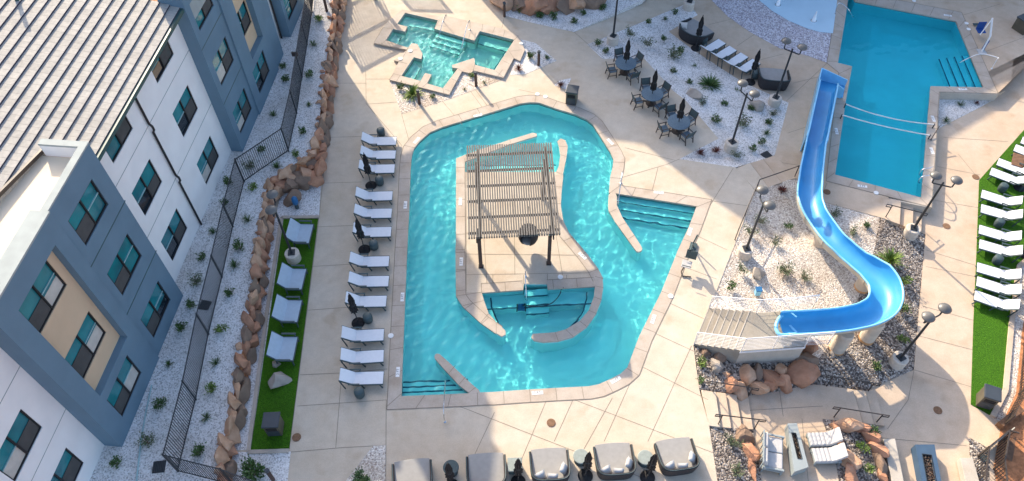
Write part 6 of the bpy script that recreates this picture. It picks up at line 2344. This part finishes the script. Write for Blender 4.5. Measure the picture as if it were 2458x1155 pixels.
c = g2(1045, 375, .1)
MB().box((c.x, c.y, c.z), (.34, .2, .04)).build("footrest", "lframe", pl, world=True)
MB().bar(g2(1150, 760, .12), g2(1240, 620, .6), .16, .10).build("battery_cover", "liftblue", pl, world=True)

# ================================================================ SMALL THINGS
def disc(name, label, cat, px, z, r, m_, h_=.012, group=None):
    p = G(*px, z)
    o = MB().lathe([(r, 0), (r, h_), (r * .9, h_ + .004), (0, h_ + .004)], n=24).build(name, m_)
    o.location = (p.x, p.y, z)
    tag(o, label, cat, group)
    return o


for px, z, lb in (((938, 806), 0, "white round skimmer lid on the coping left of the curved pool"), ((1345, 665), 0, "white round skimmer lid on the island by the spa"), ((1610, 711), 0, "white round skimmer lid on the coping right of the curved pool"), ((1290, 226), 0, "left white lid of the pair above the curved pool's top"),
                  ((1309, 232), 0, "right white lid of the pair above the curved pool's top"), ((2320, 56), P2Z, "farther white lid beside the white pool lift"), ((2325, 70), P2Z, "nearer white lid beside the white pool lift"), ((2103, 463), P2Z, "white skimmer lid at the foot of the rectangular pool"),
                  ((961, 141), TZ, "white lid on the hot tub's left wedge"), ((985, 122), TZ, "white lid at the tip of the hot tub's left wedge"), ((1252, 104), TZ, "white lid on the shaded right end of the hot tub"), ((2194, 2), P2Z, "white lid above the rectangular pool, cut by the top edge")):
    disc("skimmer_lid", lb, "lid", px, z + .018, .13, "lid", group="white lids")
for px, z, m_, lb in (((712, 1050), 0, "rust", "dark round drain cover on the shaded deck left"), ((1323, 1015), 0, "rust", "round drain cover on the sunlit deck below the curved pool"), ((2251, 985), RZ, "rust", "reddish round cover in the shade by the fire pit steps"), ((1985, 461), P2Z, "rust", "round drain by the slide at the foot of the rectangular pool"),
                      ((2272, 543), RZ, "rust", "tan round cover on the sunny deck below the rectangular pool"), ((2342, 425), RZ, "rust", "orange round cover at the corner of the bright turf"), ((2363, 1101), RZ + .02, "stool", "green domed cover in the dark gravel by the cream bench")):
    disc("drain_cover", lb, "drain", px, z + .008, .19, m_)
for px, z, lb, rz in (((382, 1121), BZ, "square iron drain grate by the fence corner at the bottom left", .1), ((492, 733), BZ, "square iron drain grate beside the fence, half way along", -.2), ((1840, 373), -.45, "square green valve box at the planter corner above the steps", .5)):
    p = G(*px, z)
    o = thing("drain_grate", lb, "drain", p, rz)
    f = MB()
    for k in range(7):
        f.box(((k - 3) * .07, 0, .035), (.03, .46, .03))
    f.build("bars", "grate", o)
    MB().box((0, 0, .01), (.50, .50, .03)).build("frame", "iron", o)
for px, z, lb in (((714, 500), .0, "blue capped utility pipe standing in the gravel by the brown boulder"), ((1817, 706), -.1, "small blue utility box in the pale gravel behind the stair rail")):
    p = G(*px, z)
    o = thing("utility_pipe" if px[0] < 800 else "utility_box", lb, "utility box", p)
    if px[0] < 800:
        MB().lathe([(.10, 0), (.10, .42)], n=16).build("pipe", "stool", o)
        MB().lathe([(.15, .40), (.16, .55), (.15, .78), (.10, .86), (0, .88)], n=18).build("cap", "blue", o, smooth=True)
    else:
        MB().box((0, 0, .20), (.26, .24, .40)).build("body", "slide_rim", o, bevel=.02)
        MB().box((0, 0, .42), (.30, .28, .05)).build("lid", "blue", o, bevel=.01)
for px, lb in (((1867, 12), "white spray cone on the splash pad, farther left one"), ((1953, 50), "white spray cone on the splash pad, nearer right one")):
    p = G(*px, P2Z + .03)
    o = thing("spray_cone", lb, "spray cone", p)
    MB().lathe([(.16, 0), (.13, .12), (.07, .45), (.03, .72), (0, .75)], n=14).build("cone", "cone", o, smooth=True)
    MB().lathe([(.19, 0), (.19, .02), (.15, .03)], n=16).build("ring", "steel", o)
p = G(2075, -8, P2Z)
# blue cleaner and its hose in the spa
zk = Z(1080, 630, 5.5)
o = thing("pool_cleaner", "small blue robot cleaner on the spa floor with a dark hose", "pool cleaner", G(*zk(940, 605), -.62))
p = G(*zk(940, 610), -.5)
MB().box((p.x, p.y, -.50), (.30, .36, .16)).build("body", "blue", o, world=True, bevel=.03)
for e in (-.19, .19):
    MB().box((p.x + e, p.y, -.54), (.06, .40, .14)).build("track", "iron", o, world=True, bevel=.02)
hp = [G(*zk(*q), z) for q, z in (((1500, 335), .02), ((1475, 345), -.06), ((1455, 410), -.08), ((1400, 490), -.09), ((1320, 550), -.09), ((1190, 580), -.09), ((1060, 578), -.1), ((1010, 568), -.2), ((960, 590), -.42))]
MB().tube(spline(hp, 5), .022, 6).build("hose", "iron", o, world=True)
# brown table between the right loungers
p = G(2444, 385, RZ + .4)
o = thing("low_table", "brown low table cut by the right edge between the far turf loungers", "table", (p.x, p.y, RZ))
MB().box((0, 0, .40), (.60, 1.0, .05), rz=-.5).build("top", "wood", o)
for a, b in ((-.2, -.35), (.2, -.35), (-.2, .35), (.2, .35)):
    MB().box((a * .88 + b * .48, b * .88 - a * .48, .19), (.05, .05, .38)).build("leg", "bronze", o)
# dark storage box at the top right corner
p = G(2462, 60, P2Z + .3)
o = thing("storage_box", "dark box at the top right corner of the shaded deck", "box", (p.x, p.y, P2Z), .5)
MB().box((0, 0, .4), (1.2, .9, .8)).build("body", "bin_side", o, bevel=.02)
MB().box((0, 0, .84), (1.28, .98, .08)).build("lid", "bin", o, bevel=.02)
# dark folded chair above the rectangular pool
p = G(2183, 4, P2Z)
# white conduit lying in the gravel by the hotel
pc = GL([(364, 925), (350, 990), (338, 1060), (327, 1160), (322, 1200)], BZ + .04)
o = thing("conduit_pipe", "thin pale pipe lying along the gravel beside the hotel", "pipe", pc[0])
MB().tube(pc, .03, 7).build("pipe", "vinyl", o, world=True)


# depth markers set in the coping: small white tiles with dark figures
def marker(px, z, ang, txt, label):
    p = G(*px, z)
    o = thing("depth_marker", label, "marker tile", (p.x, p.y, z), ang)
    MB().box((0, 0, .002), (.50, .17, .006)).build("tile", "lid", o)
    cu = bpy.data.curves.new("figures", 'FONT')
    cu.body = txt
    cu.size = .17
    cu.align_x, cu.align_y = 'CENTER', 'CENTER'
    to = bpy.data.objects.new("figures", cu)
    dg = bpy.context.evaluated_depsgraph_get()
    COL.objects.link(to)
    dg.update()
    me = bpy.data.meshes.new_from_object(to.evaluated_get(dg))
    bpy.data.objects.remove(to)
    me.materials.clear()
    me.materials.append(M["ink"])
    t = bpy.data.objects.new("figures", me)
    COL.objects.link(t)
    t.parent = o
    t.location = (0, 0, .008)
    t["label"] = "dark figures on the tile"
    return o


MK = [((973, 492), .012, 90, "left coping by the upper loungers"), ((966, 713), .012, 90, "left coping half way along the curved pool"), ((955, 893), .012, 90, "left coping above the corner steps"), ((1290, 943), .012, 4, "bottom coping of the curved pool"), ((1478, 912), .012, 30, "bottom right curve of the curved pool"),
      ((1568, 766), .012, 68, "right coping above the bottom curve"), ((1656, 556), .012, 68, "right coping by the triangular step pool"), ((1581, 462), .012, -8, "coping above the triangular step pool"), ((1465, 340), .012, -58, "upper right curve of the curved pool"), ((1147, 277), .012, 18, "top left coping of the curved pool"),
      ((1000, 337), .012, 60, "far left curve of the curved pool"), ((1107, 628), .014, 90, "left edge of the island"), ((1105, 484), .014, 90, "upper left edge of the island"), ((1398, 614), .014, -50, "right edge of the island below the pergola"), ((2070, 447), P2Z + .012, -12, "bottom coping of the rectangular pool"),
      ((2008, 315), P2Z + .012, 84, "left coping of the rectangular pool"), ((2240, 285), P2Z + .012, 86, "right coping of the rectangular pool"), ((2237, 362), P2Z + .012, 86, "right coping nearer the ladder"), ((2311, 214), P2Z + .012, 0, "coping of the rectangular pool's right corner"), ((2275, 37), P2Z + .012, -14, "far coping of the rectangular pool")]
for i, (px, z, a, lb) in enumerate(MK):
    marker(px, z + .004, rad(a), "3 FT", "small white depth marker tile on the " + lb)
